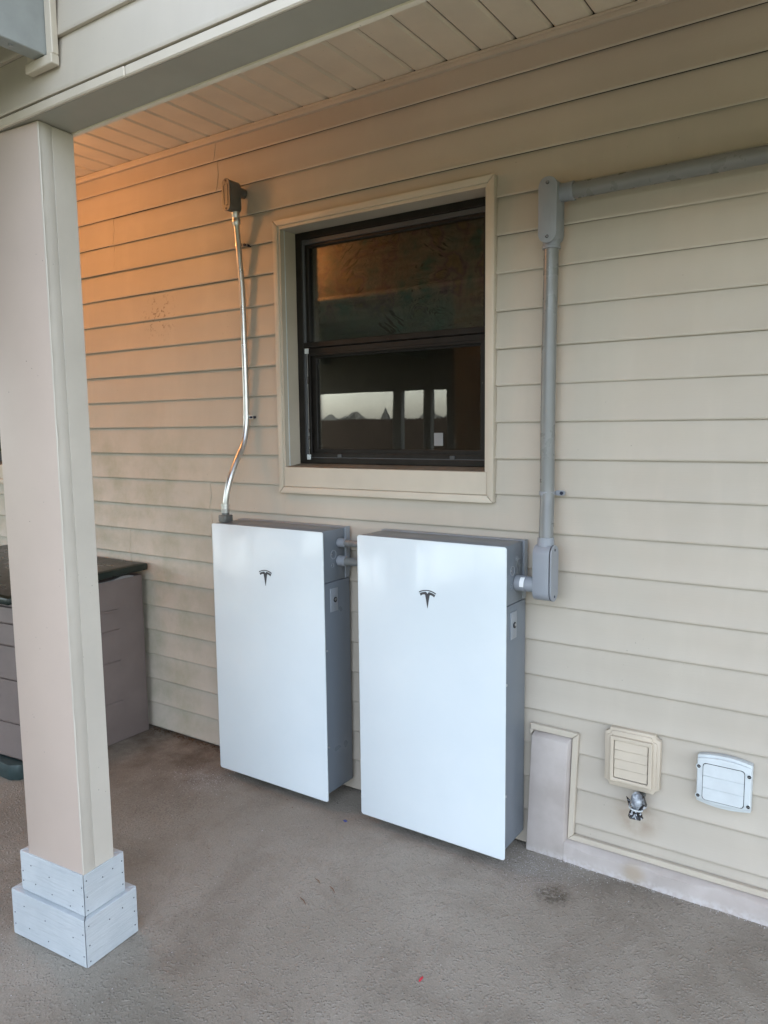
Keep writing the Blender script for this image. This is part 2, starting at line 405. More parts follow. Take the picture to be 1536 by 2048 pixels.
# ------------------------------------------------------------------ house wall
Z0, PITCHZ = 1.51383, 0.128313
def zlap(k): return Z0 - k * PITCHZ
WX0, WX1 = -6.5, 4.2
WINS = [(-0.930, 0.058, 1.240, 2.345), (-3.760, -2.772, 1.212, 2.317)]
wall = thing('house_wall', (-1.1, 0.05, FZ), 'tan vinyl-sided house wall with horizontal lapped boards under the porch', 'wall')
b = MB()
def walls_around(b, y0, y1, xa, xb, za, zb, holes):
    hs = sorted(holes)
    x = xa
    for (a, c, lo, hi) in hs:
        b.box(x, a, y0, y1, za, zb); b.box(a, c, y0, y1, za, lo); b.box(a, c, y0, y1, hi, zb); x = c
    b.box(x, xb, y0, y1, za, zb)
walls_around(b, 0.021, 0.16, WX0, WX1, FZ - 0.1, 3.0, [(a + .02, c - .02, lo + .02, hi - .02) for a, c, lo, hi in WINS])
b.build('sheathing', M['sheath'], wall)

def clip_profile(prof, lo, hi):
    out = []
    for i in range(len(prof) - 1):
        (y1, z1), (y2, z2) = prof[i], prof[i + 1]
        if z1 < z2: (y1, z1), (y2, z2) = (y2, z2), (y1, z1)
        if z2 >= hi or z1 <= lo: continue
        def at(z): return y1 + (y2 - y1) * (z1 - z) / (z1 - z2 + 1e-12)
        a = (at(hi), hi) if z1 > hi else (y1, z1)
        c = (at(lo), lo) if z2 < lo else (y2, z2)
        if not out: out.append(a)
        out.append(c)
    return out
def board(x0, x1, zb, lo, hi, rng, yoff=0.0, seam0=False, seam1=False):
    """one lapped vinyl board between x0 and x1 whose lap (bottom edge) is at zb, clipped to lo..hi"""
    prof = [(0.0112, zb + PITCHZ + 0.0015), (0.0108, zb + PITCHZ), (0.0072, zb + PITCHZ * 0.55), (0.0022, zb + 0.014), (0.0002, zb + 0.009), (0.0, zb + 0.0045), (0.0010, zb + 0.0012), (0.0024, zb)]
    prof = clip_profile(prof, lo, hi)
    if len(prof) < 2: return None
    if lo < zb: prof += [(0.0034, zb + 0.0012), (0.0040, zb + 0.020)]     # hollow hem behind the lap
    n = max(1, int((x1 - x0) / 0.28)); b = MB(); m = len(prof)
    ph = rng.uniform(0, 6); vs = []
    for i in range(n + 1):
        t = i / n
        for (y, z) in prof:
            x = x0 + (x1 - x0) * t
            u = (zb + PITCHZ - z) / PITCHZ
            bow = 0.011 * math.sin(u * math.pi * 0.75) - 0.012 * u * u
            if i == n and seam1: x += bow
            wv = 0.0007 * math.sin(x * 3.1 + ph) + 0.0005 * math.sin(x * 7.7 + 2 * ph)
            vs.append((x, y + yoff + wv * min(1, u * 1.5), z + 0.0006 * math.sin(x * 2.3 + ph * 1.7)))
    fs = [(i * m + j, (i + 1) * m + j, (i + 1) * m + j + 1, i * m + j + 1) for i in range(n) for j in range(m - 1)]
    # end returns give the vinyl its thickness at a butt seam
    for i in (0, n):
        o = len(vs)
        for j in range(m): x, y, z = vs[i * m + j]; vs.append((x, y + 0.0024, z))
        fs += [(i * m + j, i * m + j + 1, o + j + 1, o + j) for j in range(m - 1)]
    b.add(vs, fs)
    return b.build('siding_board', M['siding'], wall, smooth=True, sharp=50)
SEAMS = {-9: [-1.288, 2.3], -8: [-1.277, 1.9], -7: [-2.008, 1.7], -6: [-2.012, 2.1], -5: [-4.1], -4: [-4.15], -3: [2.0], -2: [1.6, -4.5], -1: [-4.3], 0: [1.9], 1: [2.2, -4.6],
         3: [-1.395, 2.4], 4: [-1.395, 1.9], 5: [-1.995, 1.7], 6: [-1.997, 2.2], 7: [-2.9, 2.5], 8: [2.1], 9: [-3.3], 10: [1.9], 11: [2.4]}
rng = random.Random(3)
CEIL = 2.775
for k in range(-9, 13):
    zb = zlap(k); zt = zb + PITCHZ + 0.0015
    lo, hi = max(zb - 0.001, FZ + 0.004), min(zt, CEIL - 0.026)
    if k == 12: lo = FZ + 0.006
    xs = [WX0] + sorted(SEAMS.get(k, [])) + [WX1]
    for i in range(len(xs) - 1):
        a, c = xs[i] - (0.03 if i else 0), xs[i + 1]
        yo = 0.0 if i % 2 == 0 else 0.0017
        yo = -0.0017 * (len(xs) - 2 - i) * 0.9
        segs = [(a, c, lo, hi, i > 0, i < len(xs) - 2)]
        for (wa, wc, wlo, whi) in WINS:
            new = []
            for (sa, sc, sl, sh, e0, e1) in segs:
                if sc <= wa or sa >= wc or sh <= wlo or sl >= whi: new.append((sa, sc, sl, sh, e0, e1)); continue
                if sa < wa: new.append((sa, wa, sl, sh, e0, False))
                if sc > wc: new.append((wc, sc, sl, sh, False, e1))
                if sh > whi: new.append((max(sa, wa), min(sc, wc), whi, sh, False, False))
                if sl < wlo: new.append((max(sa, wa), min(sc, wc), sl, wlo, False, False))
            segs = new
        for (sa, sc, sl, sh, e0, e1) in segs:
            if sc - sa > 0.02 and sh - sl > 0.003: board(sa, sc, zb, sl, sh, rng, yo, e0, e1)
# channel at the ceiling
b = MB(); b.box(WX0, -2.3, -0.012, 0.02, CEIL - 0.028, CEIL - 0.0015); b.box(-2.2985, 1.9, -0.012, 0.02, CEIL - 0.028, CEIL - 0.0015); b.box(1.9015, WX1, -0.012, 0.02, CEIL - 0.028, CEIL - 0.0015)
b.build('ceiling_channel', M['trim'], wall, bevel=0.002)
MB().box(WX0, WX1, -0.0155, -0.0125, CEIL - 0.011, CEIL - 0.003).build('channel_lip', M['trim'], wall)

# ------------------------------------------------------------------ porch ceiling
ceil = thing('porch_ceiling', (-0.8, -0.6, CEIL), 'tan porch ceiling of narrow grooved boards running from the beam to the wall', 'ceiling')
MB().box(WX0, WX1, -1.2, 0.1, CEIL + 0.012, CEIL + 0.03).build('backing', M['sheath'], ceil)
PW_ = 0.1315
poly = [(0.0022, 0.0118), (0.0022, 0.0085), (0.011, 0.0), (PW_ - 0.011, 0.0), (PW_ - 0.0022, 0.0085), (PW_ - 0.0022, 0.0118)]
proto = None
i0 = int((WX0 + 0.15) / PW_)
for i in range(i0, int((WX1 - 0.15) / PW_)):
    x = 0.007 + i * PW_
    if proto is None:
        bb = MB().prism([(q[0] - PW_ / 2, q[1]) for q in poly], 'y', -1.165, 0.0)
        vs = [(v[0], v[1], v[2]) for v in bb.v]
        me_par = thing('tmp', (0, 0, 0), None, None)
        proto = bb.build('soffit_board', M['soffit'], None)
        bpy.data.objects.remove(me_par)
        proto.parent = ceil; o = proto
    else:
        o = proto.copy(); COL.objects.link(o); o.parent = ceil
    o.location = Vector((x + PW_ / 2, 0, CEIL)) - Vector(ceil['base'])

# ------------------------------------------------------------------ porch beam
ZB = 2.298
beam = thing('porch_beam', (-0.6, -1.23, ZB), 'tan porch beam with smooth grey underside resting on the wooden post', 'beam')
yb = lambda x: -1.160 - 0.0175 * (x + 0.63)
yf = lambda x: -1.288 - 0.022 * (x + 0.63)
X0, X1 = WX0, WX1
MB().hexa([(X0, -1.262, ZB), (X1, -1.306, ZB), (X1, -1.245, ZB), (X0, -1.055, ZB)], [(X0, -1.262, 2.99), (X1, -1.306, 2.99), (X1, -1.245, 2.99), (X0, -1.055, 2.99)]).build('beam_wrap', M['beamwrap'], beam, bevel=0.004)
MB().hexa([(X0, -1.060, ZB - 0.004), (X1, -1.250, ZB - 0.004), (X1, -1.236, ZB - 0.004), (X0, -1.046, ZB - 0.004)], [(X0, -1.060, ZB + 0.014), (X1, -1.250, ZB + 0.014), (X1, -1.236, ZB + 0.014), (X0, -1.046, ZB + 0.014)]).build('edge_strip', M['soffit'], beam)
def fx(x): return -1.298 - 0.004 * (x + 0.73)
for (xa, xc, dy) in ((X0, -0.231, 0.0), (-0.2295, X1, 0.0015)):
    lo = [(xa, fx(xa) + dy, ZB - 0.003), (xc, fx(xc) + dy, ZB - 0.003), (xc, yf(xc) + 0.03, ZB - 0.003), (xa, yf(xa) + 0.03, ZB - 0.003)]
    lo = [(xa, fx(xa) + dy, ZB - 0.003), (xc, fx(xc) + dy, ZB - 0.003), (xc, fx(xc) + 0.012, ZB - 0.003), (xa, fx(xa) + 0.012, ZB - 0.003)]
    hi = [(x, y, z + 0.024) for x, y, z in lo]
    MB().hexa(lo, hi).build('starter_strip', M['trim'], beam, bevel=0.003)
for i in range(5):
    zb = 2.3205 + i * 0.128 if i else 2.3225
    zt = 2.4485 + i * 0.128
    b = MB(); prof = [(-1.2865, zt), (-1.299, zb + 0.01), (-1.300, zb + 0.004), (-1.298, zb), (-1.288, zb)]
    n = 24; vs = []; m = len(prof)
    for j in range(n + 1):
        x = X0 + (X1 - X0) * j / n
        for (y, z) in prof: vs.append((x, y - 0.004 * (x + 0.73) + 0.001 * math.sin(3 * x + i), z))
    b.add(vs, [(j * m + q, (j + 1) * m + q, (j + 1) * m + q + 1, j * m + q + 1) for j in range(n) for q in range(m - 1)])
    b.build('siding_board', M['siding'], beam, smooth=True, sharp=50)

for xa in (WX0 + 0.002, WX1 - 0.142):
    MB().box(xa, xa + 0.14, -1.15, 0.018, ZB + 0.001, 2.98).build('end_light_block', M['beamwrap'], beam, bevel=0.004)  # unseen, added at both porch ends to block sky light under the ceiling
# ------------------------------------------------------------------ porch post
post = thing('porch_post', (-0.735, -1.22, FZ), 'square pinkish-beige porch post on a stepped white board base at the left', 'post')
TH = R(4.2)
PC = Vector((-0.611, -1.2705))      # front right corner of the shaft
ex = Vector((math.cos(TH), math.sin(TH))); ey = Vector((-math.sin(TH), math.cos(TH)))
def L(a, d):                         # a to the right of the corner (negative = left), d away from the camera
    q = PC + ex * a + ey * d; return (q.x, q.y)
def lbox(b, a0, a1, d0, d1, z0, z1, lean=0.0):
    pts = [L(a0, d0), L(a1, d0), L(a1, d1), L(a0, d1)]
    return b.hexa([(x, y, z0) for x, y in pts], [(x + lean, y, z1) for x, y in pts])
SW, SD = 0.246, 0.111
b = MB(); lbox(b, -SW, -0.001, 0.0, 0.040, 0.2, 2.2965, -0.006); b.build('front_cover', M['post'], post, bevel=0.004, seg=2)
b = MB(); lbox(b, -SW + 0.012, -0.0005, 0.0405, SD, 0.2, 2.2965, -0.006); b.build('side_cover', M['postside'], post, bevel=0.0025, seg=1)
b = MB(); lbox(b, -0.0245, 0.001, 0.0006, 0.0405, 0.2005, 2.297, -0.006); b.build('corner_strip', M['postside'], post, bevel=0.003, seg=2)
# chipped bead along the corner
pts = []
for i in range(61):
    z = 0.24 + i * (2.05 / 60); q = L(0.0012 + random.uniform(-0.0006, 0.0006), 0.0012)
    pts.append((q[0] - 0.006 * (z - 0.2) / 2.1, q[1], z))
MB().tube(pts, [0.0022 + random.uniform(-0.0009, 0.0012) for _ in pts], 6).build('corner_bead', M['postside'], post, smooth=True)
# base boards: upper and lower tier, each of four boards mitred round the shaft
def tier(a0, a1, d0, d1, z0, z1):
    t = 0.030
    quads = [  # front, right, back, left
        [(a0, d0), (a1, d0), (a1 - t, d0 + t), (a0 + t, d0 + t)],
        [(a1, d0), (a1, d1), (a1 - t, d1 - t), (a1 - t, d0 + t)],
        [(a1, d1), (a0, d1), (a0 + t, d1 - t), (a1 - t, d1 - t)],
        [(a0, d1), (a0, d0), (a0 + t, d0 + t), (a0 + t, d1 - t)]]
    for n_, q in enumerate(quads):
        gap = 0.0015
        cxx = sum(p[0] for p in q) / 4; cyy = sum(p[1] for p in q) / 4
        ed = (1, 0) if n_ % 2 == 0 else (0, 1)
        qq = []
        for (a, d) in q:
            s = (a - cxx) * ed[0] + (d - cyy) * ed[1]
            sg = 1 if s > 0 else -1
            qq.append((a - ed[0] * sg * gap, d - ed[1] * sg * gap))
        w = [L(*p) for p in qq]
        MB().hexa([(x, y, z0 + random.uniform(0, 0.0015)) for x, y in w], [(x, y, z1 + random.uniform(-0.001, 0.001)) for x, y in w]).build('base_board', M['board'], post, bevel=0.0015)
    return (a0, a1, d0, d1)
T1 = tier(-0.3155, 0.0185, -0.0195, 0.1725, FZ + 0.002, 0.113)
T0 = tier(-0.282, 0.0045, -0.0050, 0.143, 0.113, 0.237)
MB_nails = MB()
def nail(a, d, z, face):
    q = L(a, d); n = -ey if face == 'f' else ex
    p0 = Vector((q[0] - n.x * 0.001, q[1] - n.y * 0.001, z)); p1 = Vector((q[0] + n.x * 0.0007, q[1] + n.y * 0.0007, z))
    MB_nails.tube([p0, p1], 0.0021, 7)
def face_nails(T, z0, z1):
    a0, a1, d0, d1 = T; h = z1 - z0
    for (fa, fz) in ((0.18, .72), (0.47, .62), (0.84, .55), (0.24, .28), (.5, .2), (.78, .12), (.04, .5), (.04, .25), (.97, .7), (.97, .25)):
        nail(a0 + (a1 - a0) * fa, d0, z0 + h * fz, 'f')
    for (fd, fz) in ((.07, .85), (.07, .45), (.07, .12), (.93, .8), (.93, .5), (.93, .2), (.45, .7), (.7, .75)):
        nail(a1, d0 + (d1 - d0) * fd, z0 + h * fz, 'r')
face_nails(T1, FZ, 0.113); face_nails(T0, 0.113, 0.237)
o = MB_nails.build('nail_heads', M['screwdark'], post); o['kind'] = 'stuff'

# ------------------------------------------------------------------ windows
def window(dx, dz, label, full=True):
    w = thing('window', (-0.43 + dx, 0.05, 1.23 + dz), label, 'window', None)
    X = lambda x: x + dx
    Z = lambda z: z + dz
    A0, A1, C0, C1 = X(-0.944), X(0.071), Z(1.226), Z(2.360)     # outer casing
    B0, B1, D0, D1 = X(-0.918), X(0.045), Z(1.254), Z(2.335)     # inner edge of the casing strip
    y0, y1 = -0.020, 0.012
    for q in ([(A0, C1), (A1, C1), (B1, D1), (B0, D1)], [(A1, C1), (A1, C0), (B1, D0), (B1, D1)], [(A1, C0), (A0, C0), (B0, D0), (B1, D0)], [(A0, C0), (A0, C1), (B0, D1), (B0, D0)]):
        cx = sum(p[0] for p in q) / 4; cz = sum(p[1] for p in q) / 4
        qq = [(cx + (p[0] - cx) * 0.9985, cz + (p[1] - cz) * 0.9985) for p in q]
        MB().prism(qq, 'y', y0, y1).build('casing_strip', M['trim'], w, bevel=0.003, seg=2)
    sill_z = Z(1.338)
    MB().box(B0 + .001, B1 - .001, -0.016, 0.012, D0 + 0.001, sill_z).build('apron_board', M['trim'], w, bevel=0.002)
    # reveal: head, two side jambs, sloping sill
    MB().box(B0, B1, -0.013, 0.115, D1 - 0.012, D1 + 0.003).build('head_jamb', M['trim'], w)
    MB().box(B0 - 0.003, B0 + 0.010, -0.013, 0.115, sill_z, D1 - 0.0125).build('side_jamb', M['trim'], w)
    MB().box(B0 + 0.010, B0 + 0.012, 0.012, 0.016, sill_z, D1 - 0.0125).build('jamb_bead', M['whitepl'], w)
    MB().box(B1 - 0.010, B1 + 0.003, -0.013, 0.115, sill_z, D1 - 0.0125).build('side_jamb', M['trim'], w)
    MB().prism([(-0.0125, sill_z - 0.012), (-0.0125, sill_z + 0.001), (0.115, sill_z + 0.014), (0.115, sill_z - 0.012)], 'x', B0 + 0.011, B1 - 0.011).build('sill', M['sill'], w)
    # dark metal frame
    f0, f1, g0, g1 = B0 + 0.0105, B1 - 0.0105, sill_z + 0.0125, D1 - 0.0125
    rect = lambda a, c, e, g_: [(a, e), (c, e), (c, g_), (a, g_)]
    fy = 0.082
    MB().ring(rect(f0, f1, g0, g1), rect(f0 + 0.034, f1 - 0.034, g0 + 0.024, g1 - 0.030), 'y', fy, 0.13).build('frame', M['frame'], w, bevel=0.002)
    MB().ring(rect(f0 + 0.030, f1 - 0.030, g0 + 0.020, g1 - 0.031), rect(f0 + 0.043, f1 - 0.043, g0 + 0.030, g1 - 0.050), 'y', fy + 0.004, 0.128).build('track', M['frame2'], w, bevel=0.0015)
    MB().ring(rect(f0 + 0.042, f1 - 0.042, Z(1.845), g1 - 0.049), rect(f0 + 0.060, f1 - 0.060, Z(1.868), g1 - 0.062), 'y', fy + 0.012, 0.126).build('upper_sash', M['frame'], w, bevel=0.002)
    MB().box(f0 + 0.034, f1 - 0.034, fy - 0.006, 0.127, Z(1.842), Z(1.866)).build('meeting_rail', M['frame'], w, bevel=0.003)
    MB().box(f0 + 0.0345, f1 - 0.0345, fy + 0.002, 0.125, Z(1.816), Z(1.8415)).build('meeting_rail', M['frame'], w, bevel=0.003)
    MB().ring(rect(f0 + 0.046, f1 - 0.046, g0 + 0.026, Z(1.826)), rect(f0 + 0.064, f1 - 0.064, g0 + 0.044, Z(1.808)), 'y', fy + 0.0035, fy + 0.013).build('screen_frame', M['frame'], w, bevel=0.0015)
    MB().ring(rect(f0 + 0.050, f1 - 0.050, g0 + 0.030, Z(1.830)), rect(f0 + 0.086, f1 - 0.076, g0 + 0.062, Z(1.800)), 'y', fy + 0.020, 0.124).build('lower_sash', M['frame'], w, bevel=0.002)
    MB().box(f0 + 0.055, f1 - 0.055, 0.106, 0.110, Z(1.862), g1 - 0.055).build('pane', M['pane'], w)
    MB().box(f0 + 0.080, f1 - 0.070, 0.110, 0.114, g0 + 0.055, Z(1.806)).build('pane', M['pane'], w)
    MB().box(f0 + 0.055, f1 - 0.055, 0.120, 0.123, Z(1.862), g1 - 0.055).build('pane', M['pane'], w)
    MB().box(f0 + 0.080, f1 - 0.070, 0.1205, 0.1235, g0 + 0.055, Z(1.806)).build('pane', M['pane'], w)
    if full:
        for zz in (1.829, 1.378):
            MB().box(X(-0.861), X(-0.842), 0.073, 0.079, zz - 0.011, zz + 0.011).build('clip', M['whitepl'], w, bevel=0.001)
        MB().box(X(-0.851), X(-0.848), 0.0755, 0.0775, 1.390, 1.818).build('pull_cord', M['screw'], w)
        MB().box(-0.245, -0.205, 0.1085, 0.1096, 1.428, 1.478).build('sticker', M['sticker'], w)
        for xx in (-0.70, -0.16):
            MB().box(xx, xx + 0.02, fy - 0.002, fy + 0.004, g0 + 0.027, g0 + 0.04).build('latch', M['frame2'], w, bevel=0.001)
    return w
M['sill'] = paint('sill_brown', (0.20, 0.16, 0.115), 0.6, 0.2, 25, 0.2, 150, 0.6)
window(0, 0, 'dark framed sash window in a tan casing above the white battery units')
window(-2.832, -0.028, 'window mostly hidden behind the porch post at the far left edge', False)
# pleated printed blind behind the upper sash
b = MB(); n = 26; vs = []
bx0, bx1 = -0.842, 0.03
for i in range(n + 1):
    z = 2.318 - 0.02 - i * (0.452 / n); y = 0.148 + (0.010 if i % 2 else 0.0)
    xin = 0.006 if i % 2 else 0.0
    vs += [(bx0 + xin, y, z), (bx1 - xin, y, z), (bx0 + xin, y + 0.004, z), (bx1 - xin, y + 0.004, z)]
for i in range(n):
    o = i * 4; b_f = [(o, o + 1, o + 5, o + 4), (o + 2, o + 6, o + 7, o + 3), (o, o + 4, o + 6, o + 2), (o + 1, o + 3, o + 7, o + 5)]
    b.f += b_f
b.v = vs
tag(b.build('pleated_blind', M['blind'], None), 'pleated blind with crayon-coloured print hanging behind the upper window pane', 'blind')
# dark room behind the window
b = MB()
b.box(-4.2, 1.0, 3.2, 3.25, -0.1, 2.7); b.box(-4.2, -4.15, 0.17, 3.2, -0.1, 2.7); b.box(0.95, 1.0, 0.17, 3.2, -0.1, 2.7)
b.box(-4.2, 1.0, 0.17, 3.2, -0.15, -0.1); b.box(-4.2, 1.0, 0.17, 3.2, 2.7, 2.74)
b.build('room', M['roommat'])['kind'] = 'structure'

# ------------------------------------------------------------------ battery units
def unit(x0, z0, label, ports):
    H, W = 1.099, 0.609
    t = thing('battery_unit', (x0 + W / 2, -0.1, z0), label, 'battery unit', 'white wall-hung battery units')
    xr = x0 + 0.6005
    zc = z0 + 0.892
    MB().prism(obround(x0 + W / 2, z0 + H / 2, W, H, 5, 0.010), 'y', -0.200, -0.1935).build('glass_cover', M['glass'], t, bevel=0.0015, seg=2)
    MB().box(x0 + 0.014, xr, -0.190, -0.016, z0 + 0.026, zc - 0.0008).build('enclosure', M['unitgrey'], t, bevel=0.004, seg=2)
    MB().box(x0 + 0.014, xr, -0.190, -0.046, zc + 0.0008, z0 + H + 0.001).build('wiring_cover', M['unitgrey'], t, bevel=0.004, seg=2)
    MB().box(x0 + 0.020, xr - 0.006, -0.1934, -0.1905, z0 + 0.03, z0 + H - 0.01).build('gasket', M['black'], t)
    # wall bracket with a pressed edge that ends in a slanted cut
    MB().prism([(-0.045, z0 + H + 0.004), (-0.016, z0 + H + 0.004), (-0.016, z0 + 0.925), (-0.022, z0 + 0.930), (-0.045, z0 + 0.965)], 'x', xr + 0.001, xr + 0.006).build('bracket_edge', M['unitgrey2'], t, bevel=0.0015)
    MB().box(x0 + 0.004, xr + 0.001, -0.045, -0.016, zc + 0.0012, z0 + H + 0.003).build('bracket', M['unitgrey2'], t, bevel=0.002)
    MB().box(x0 + 0.03, x0 + 0.57, -0.0155, 0.004, z0 + 0.3, z0 + 0.9).build('wall_rail', M['unitgrey'], t)
    # knockouts
    for (y, z, r) in ports:
        MB().ring(circ(y, z0 + z, r), circ(y, z0 + z, r * 0.84), 'x', xr - 0.0005, xr + 0.0016).build('knockout', M['unitgrey2'], t, bevel=0.0005, smooth=True)
        MB().prism(circ(y - r * 0.62, z0 + z + r * 0.1, r * 0.16, 8), 'x', xr - 0.0005, xr + 0.002).build('knockout_tab', M['screw'], t)
    p_ = MB().box(xr - 0.001, xr + 0.004, -0.150, -0.101, z0 + 0.771, z0 + 0.866).build('switch_plate', M['switchgrey'], t, bevel=0.002, seg=2)
    MB().prism(circ(-0.121, z0 + 0.818, 0.0105, 18), 'x', xr + 0.0035, xr + 0.0062).build('switch_collar', M['black'], p_, smooth=True)
    MB().prism(circ(-0.123, z0 + 0.820, 0.0055, 12), 'x', xr + 0.006, xr + 0.0095).build('switch_button', M['screw'], p_, smooth=True)
    for z in (0.62, 0.222):
        MB().prism(circ(-0.176, z0 + z, 0.0048, 10), 'x', xr - 0.001, xr + 0.003).build('screw', M['screw'], t, bevel=0.0008, smooth=True)
    # emblem: a curved bar above a tapering tee
    ex_, ez_ = x0 + 0.3055, z0 + 0.8895
    E = 0.001
    arc = lambda x, h, c: h - c * (x / 35.0) ** 2
    N = 16
    top = [(-35 + 70 * i / N) for i in range(N + 1)]
    poly = [(x, arc(x, 33.0, 9.0)) for x in top] + [(x * 0.965, arc(x, 29.6, 9.2)) for x in reversed(top)]
    MB().prism([(ex_ + a * E, ez_ + c * E) for a, c in poly], 'y', -0.2012, -0.1995).build('emblem_bar', M['emblem'], t)
    xl = [-32 + (32 - 8) * i / 8 for i in range(9)]
    poly = [(x, arc(x, 26.5, 10.5)) for x in xl] + [(-5.0, 25.5), (0, 18.5), (5.0, 25.5)] + [(-x, arc(x, 26.5, 10.5)) for x in reversed(xl)]
    poly += [(27.5, 9.5), (21, 14.0), (13.5, 16.0), (9.2, 15.0), (0.0, -33.5), (-9.2, 15.0), (-13.5, 16.0), (-21, 14.0), (-27.5, 9.5)]
    MB().prism([(ex_ + a * E, ez_ + c * E) for a, c in poly], 'y', -0.2012, -0.1995).build('emblem_tee', M['emblem'], t)
    return t, xr
u1, XR1 = unit(-1.1757, 0.0017, 'white-fronted battery unit with two short pipes on its side, nearer the post', [(-0.122, 1.000, 0.0185), (-0.130, 0.957, 0.009)])
u2, XR2 = unit(-0.4016, 0.0038, 'white-fronted battery unit joined to the thick grey pipe, beside the low vents', [(-0.132, 1.008, 0.0175), (-0.097, 1.046, 0.009), (-0.140, 0.955, 0.009)])

# short pipes between the units
for (z, y, r, rc, nm) in ((1.046, -0.087, 0.0135, 0.018, 'upper of the two short grey pipes joining the white battery units'),
                          (0.973, -0.087, 0.0165, 0.021, 'lower of the two short grey pipes joining the white battery units')):
    t = thing('connecting_pipe', (XR1 + 0.08, y, z), nm, 'pipe', 'short pipes between the battery units')
    MB().tube([(XR1 + 0.02, y, z), (-0.386, y, z)], r, 18).build('pipe', M['pvc'], t, smooth=True)
    MB().tube([(XR1 + 0.001, y, z), (XR1 + 0.037, y, z)], rc, 18).build('collar', M['pvcfit'], t, bevel=0.0015, smooth=True)

# ------------------------------------------------------------------ thin steel conduit on the left
t = thing('steel_conduit', (-1.12, -0.03, 1.1), 'thin shiny steel conduit bending down the siding to the left battery unit', 'conduit')
def smooth_path(pts, n=8):
    P = [Vector(p) for p in pts]; out = []
    for i in range(len(P) - 1):
        a, b_, c, d = P[max(i - 1, 0)], P[i], P[i + 1], P[min(i + 2, len(P) - 1)]
        for k in range(n):
            s = k / n
            out.append(0.5 * ((2 * b_) + (c - a) * s + (2 * a - 5 * b_ + 4 * c - d) * s * s + (-a + 3 * b_ - 3 * c + d) * s ** 3))
    out.append(P[-1]); return out
CP = [(-1.120, -0.050, 2.395), (-1.124, -0.037, 2.294), (-1.121, -0.025, 2.10), (-1.119, -0.024, 1.90), (-1.120, -0.022, 1.70), (-1.121, -0.022, 1.56), (-1.122, -0.028, 1.50),
      (-1.121, -0.048, 1.434), (-1.121, -0.097, 1.358), (-1.124, -0.136, 1.278), (-1.132, -0.1515, 1.20), (-1.137, -0.1525, 1.16)]
MB().tube(smooth_path(CP), 0.0128, 16).build('pipe', M['steel'], t, smooth=True)
lb = MB().prism(obround(-1.124, 2.478, 0.043, 0.128), 'y', -0.093, -0.030).build('conduit_box', M['castmetal'], t, bevel=0.003, seg=2)
MB().prism(obround(-1.124, 2.478, 0.046, 0.132), 'y', -0.1005, -0.0935).build('cover', M['castmetal'], lb, bevel=0.0015)
MB().ring(obround(-1.124, 2.478, 0.026, 0.092), obround(-1.124, 2.478, 0.020, 0.084), 'y', -0.1025, -0.1003).build('cover_rim', M['castmetal'], lb)
for z in (2.534, 2.422):
    MB().prism(circ(-1.124, z, 0.0045, 10), 'y', -0.1025, -0.1).build('screw', M['screwdark'], lb)
MB().tube([(-1.124, -0.032, 2.505), (-1.124, 0.012, 2.505)], 0.021, 16).build('rear_hub', M['castmetal'], t, smooth=True)
MB().tube([(-1.119, -0.053, 2.418), (-1.119, -0.051, 2.400), (-1.120, -0.0505, 2.398), (-1.120, -0.0495, 2.390), (-1.120, -0.0485, 2.384), (-1.1205, -0.047, 2.374), (-1.121, -0.0465, 2.368), (-1.121, -0.0455, 2.362)],
          [0.0175, 0.0175, 0.0165, 0.0165, 0.019, 0.019, 0.0165, 0.0165], 18).build('coupling', M['steel'], t, smooth=True)
MB().tube([(-1.137, -0.1525, 1.182), (-1.137, -0.1525, 1.172), (-1.137, -0.1525, 1.171), (-1.137, -0.1525, 1.160), (-1.137, -0.1525, 1.159), (-1.137, -0.1525, 1.143)],
          [0.019, 0.019, 0.0165, 0.0165, 0.0185, 0.0175], 18).build('coupling', M['steel'], t, smooth=True)
lb2 = MB().box(-1.159, -1.115, -0.176, -0.130, 1.1035, 1.134).tube([(-1.137, -0.1525, 1.13), (-1.137, -0.1525, 1.146)], 0.0165, 16).build('connector_box', M['castmetal'], t, bevel=0.004, seg=2)
MB().box(-1.150, -1.124, -0.1775, -0.1755, 1.104, 1.128).build('cover', M['castmetal'], lb2, bevel=0.001)
for (x, y, z) in ((-1.1235, -0.036, 2.285), (-1.1195, -0.0225, 1.553)):
    s = MB().tube([(x, y, z - 0.006), (x, y, z + 0.006)], 0.0152, 16).box(x + 0.012, x + 0.034, -0.022, -0.016, z - 0.007, z + 0.007).build('strap', M['steel'], t, smooth=True)
    MB().tube([(x + 0.028, -0.030, z), (x + 0.028, 0.008, z)], 0.0055, 8).build('strap_screw', M['screwdark'], s, smooth=True)

# ------------------------------------------------------------------ thick grey pvc conduit on the right
t = thing('plastic_conduit', (0.285, -0.05, 1.1), 'thick grey plastic conduit climbing the wall and turning right beside the window', 'conduit')
MB().tube(smooth_path([(0.290, -0.047, 2.085), (0.287, -0.045, 1.90), (0.285, -0.045, 1.70), (0.284, -0.045, 1.45), (0.285, -0.046, 1.30), (0.288, -0.052, 1.245), (0.293, -0.068, 1.18), (0.298, -0.083, 1.115)], 5), 0.0243, 22).build('riser_pipe', M['pvc'], t, smooth=True)
MB().tube([(0.345, -0.047, 2.245), (WX1 - 0.3, -0.047, 2.245)], 0.0250, 22).build('run_pipe', M['pvc'], t, smooth=True)
bx = MB().prism(obround(0.2925, 2.189, 0.060, 0.203), 'y', -0.086, -0.018).build('upper_box', M['pvcfit'], t, bevel=0.003, seg=2)
MB().prism(obround(0.2925, 2.189, 0.0625, 0.2055), 'y', -0.0925, -0.0865).build('cover', M['pvcfit'], bx, bevel=0.0015, seg=2)
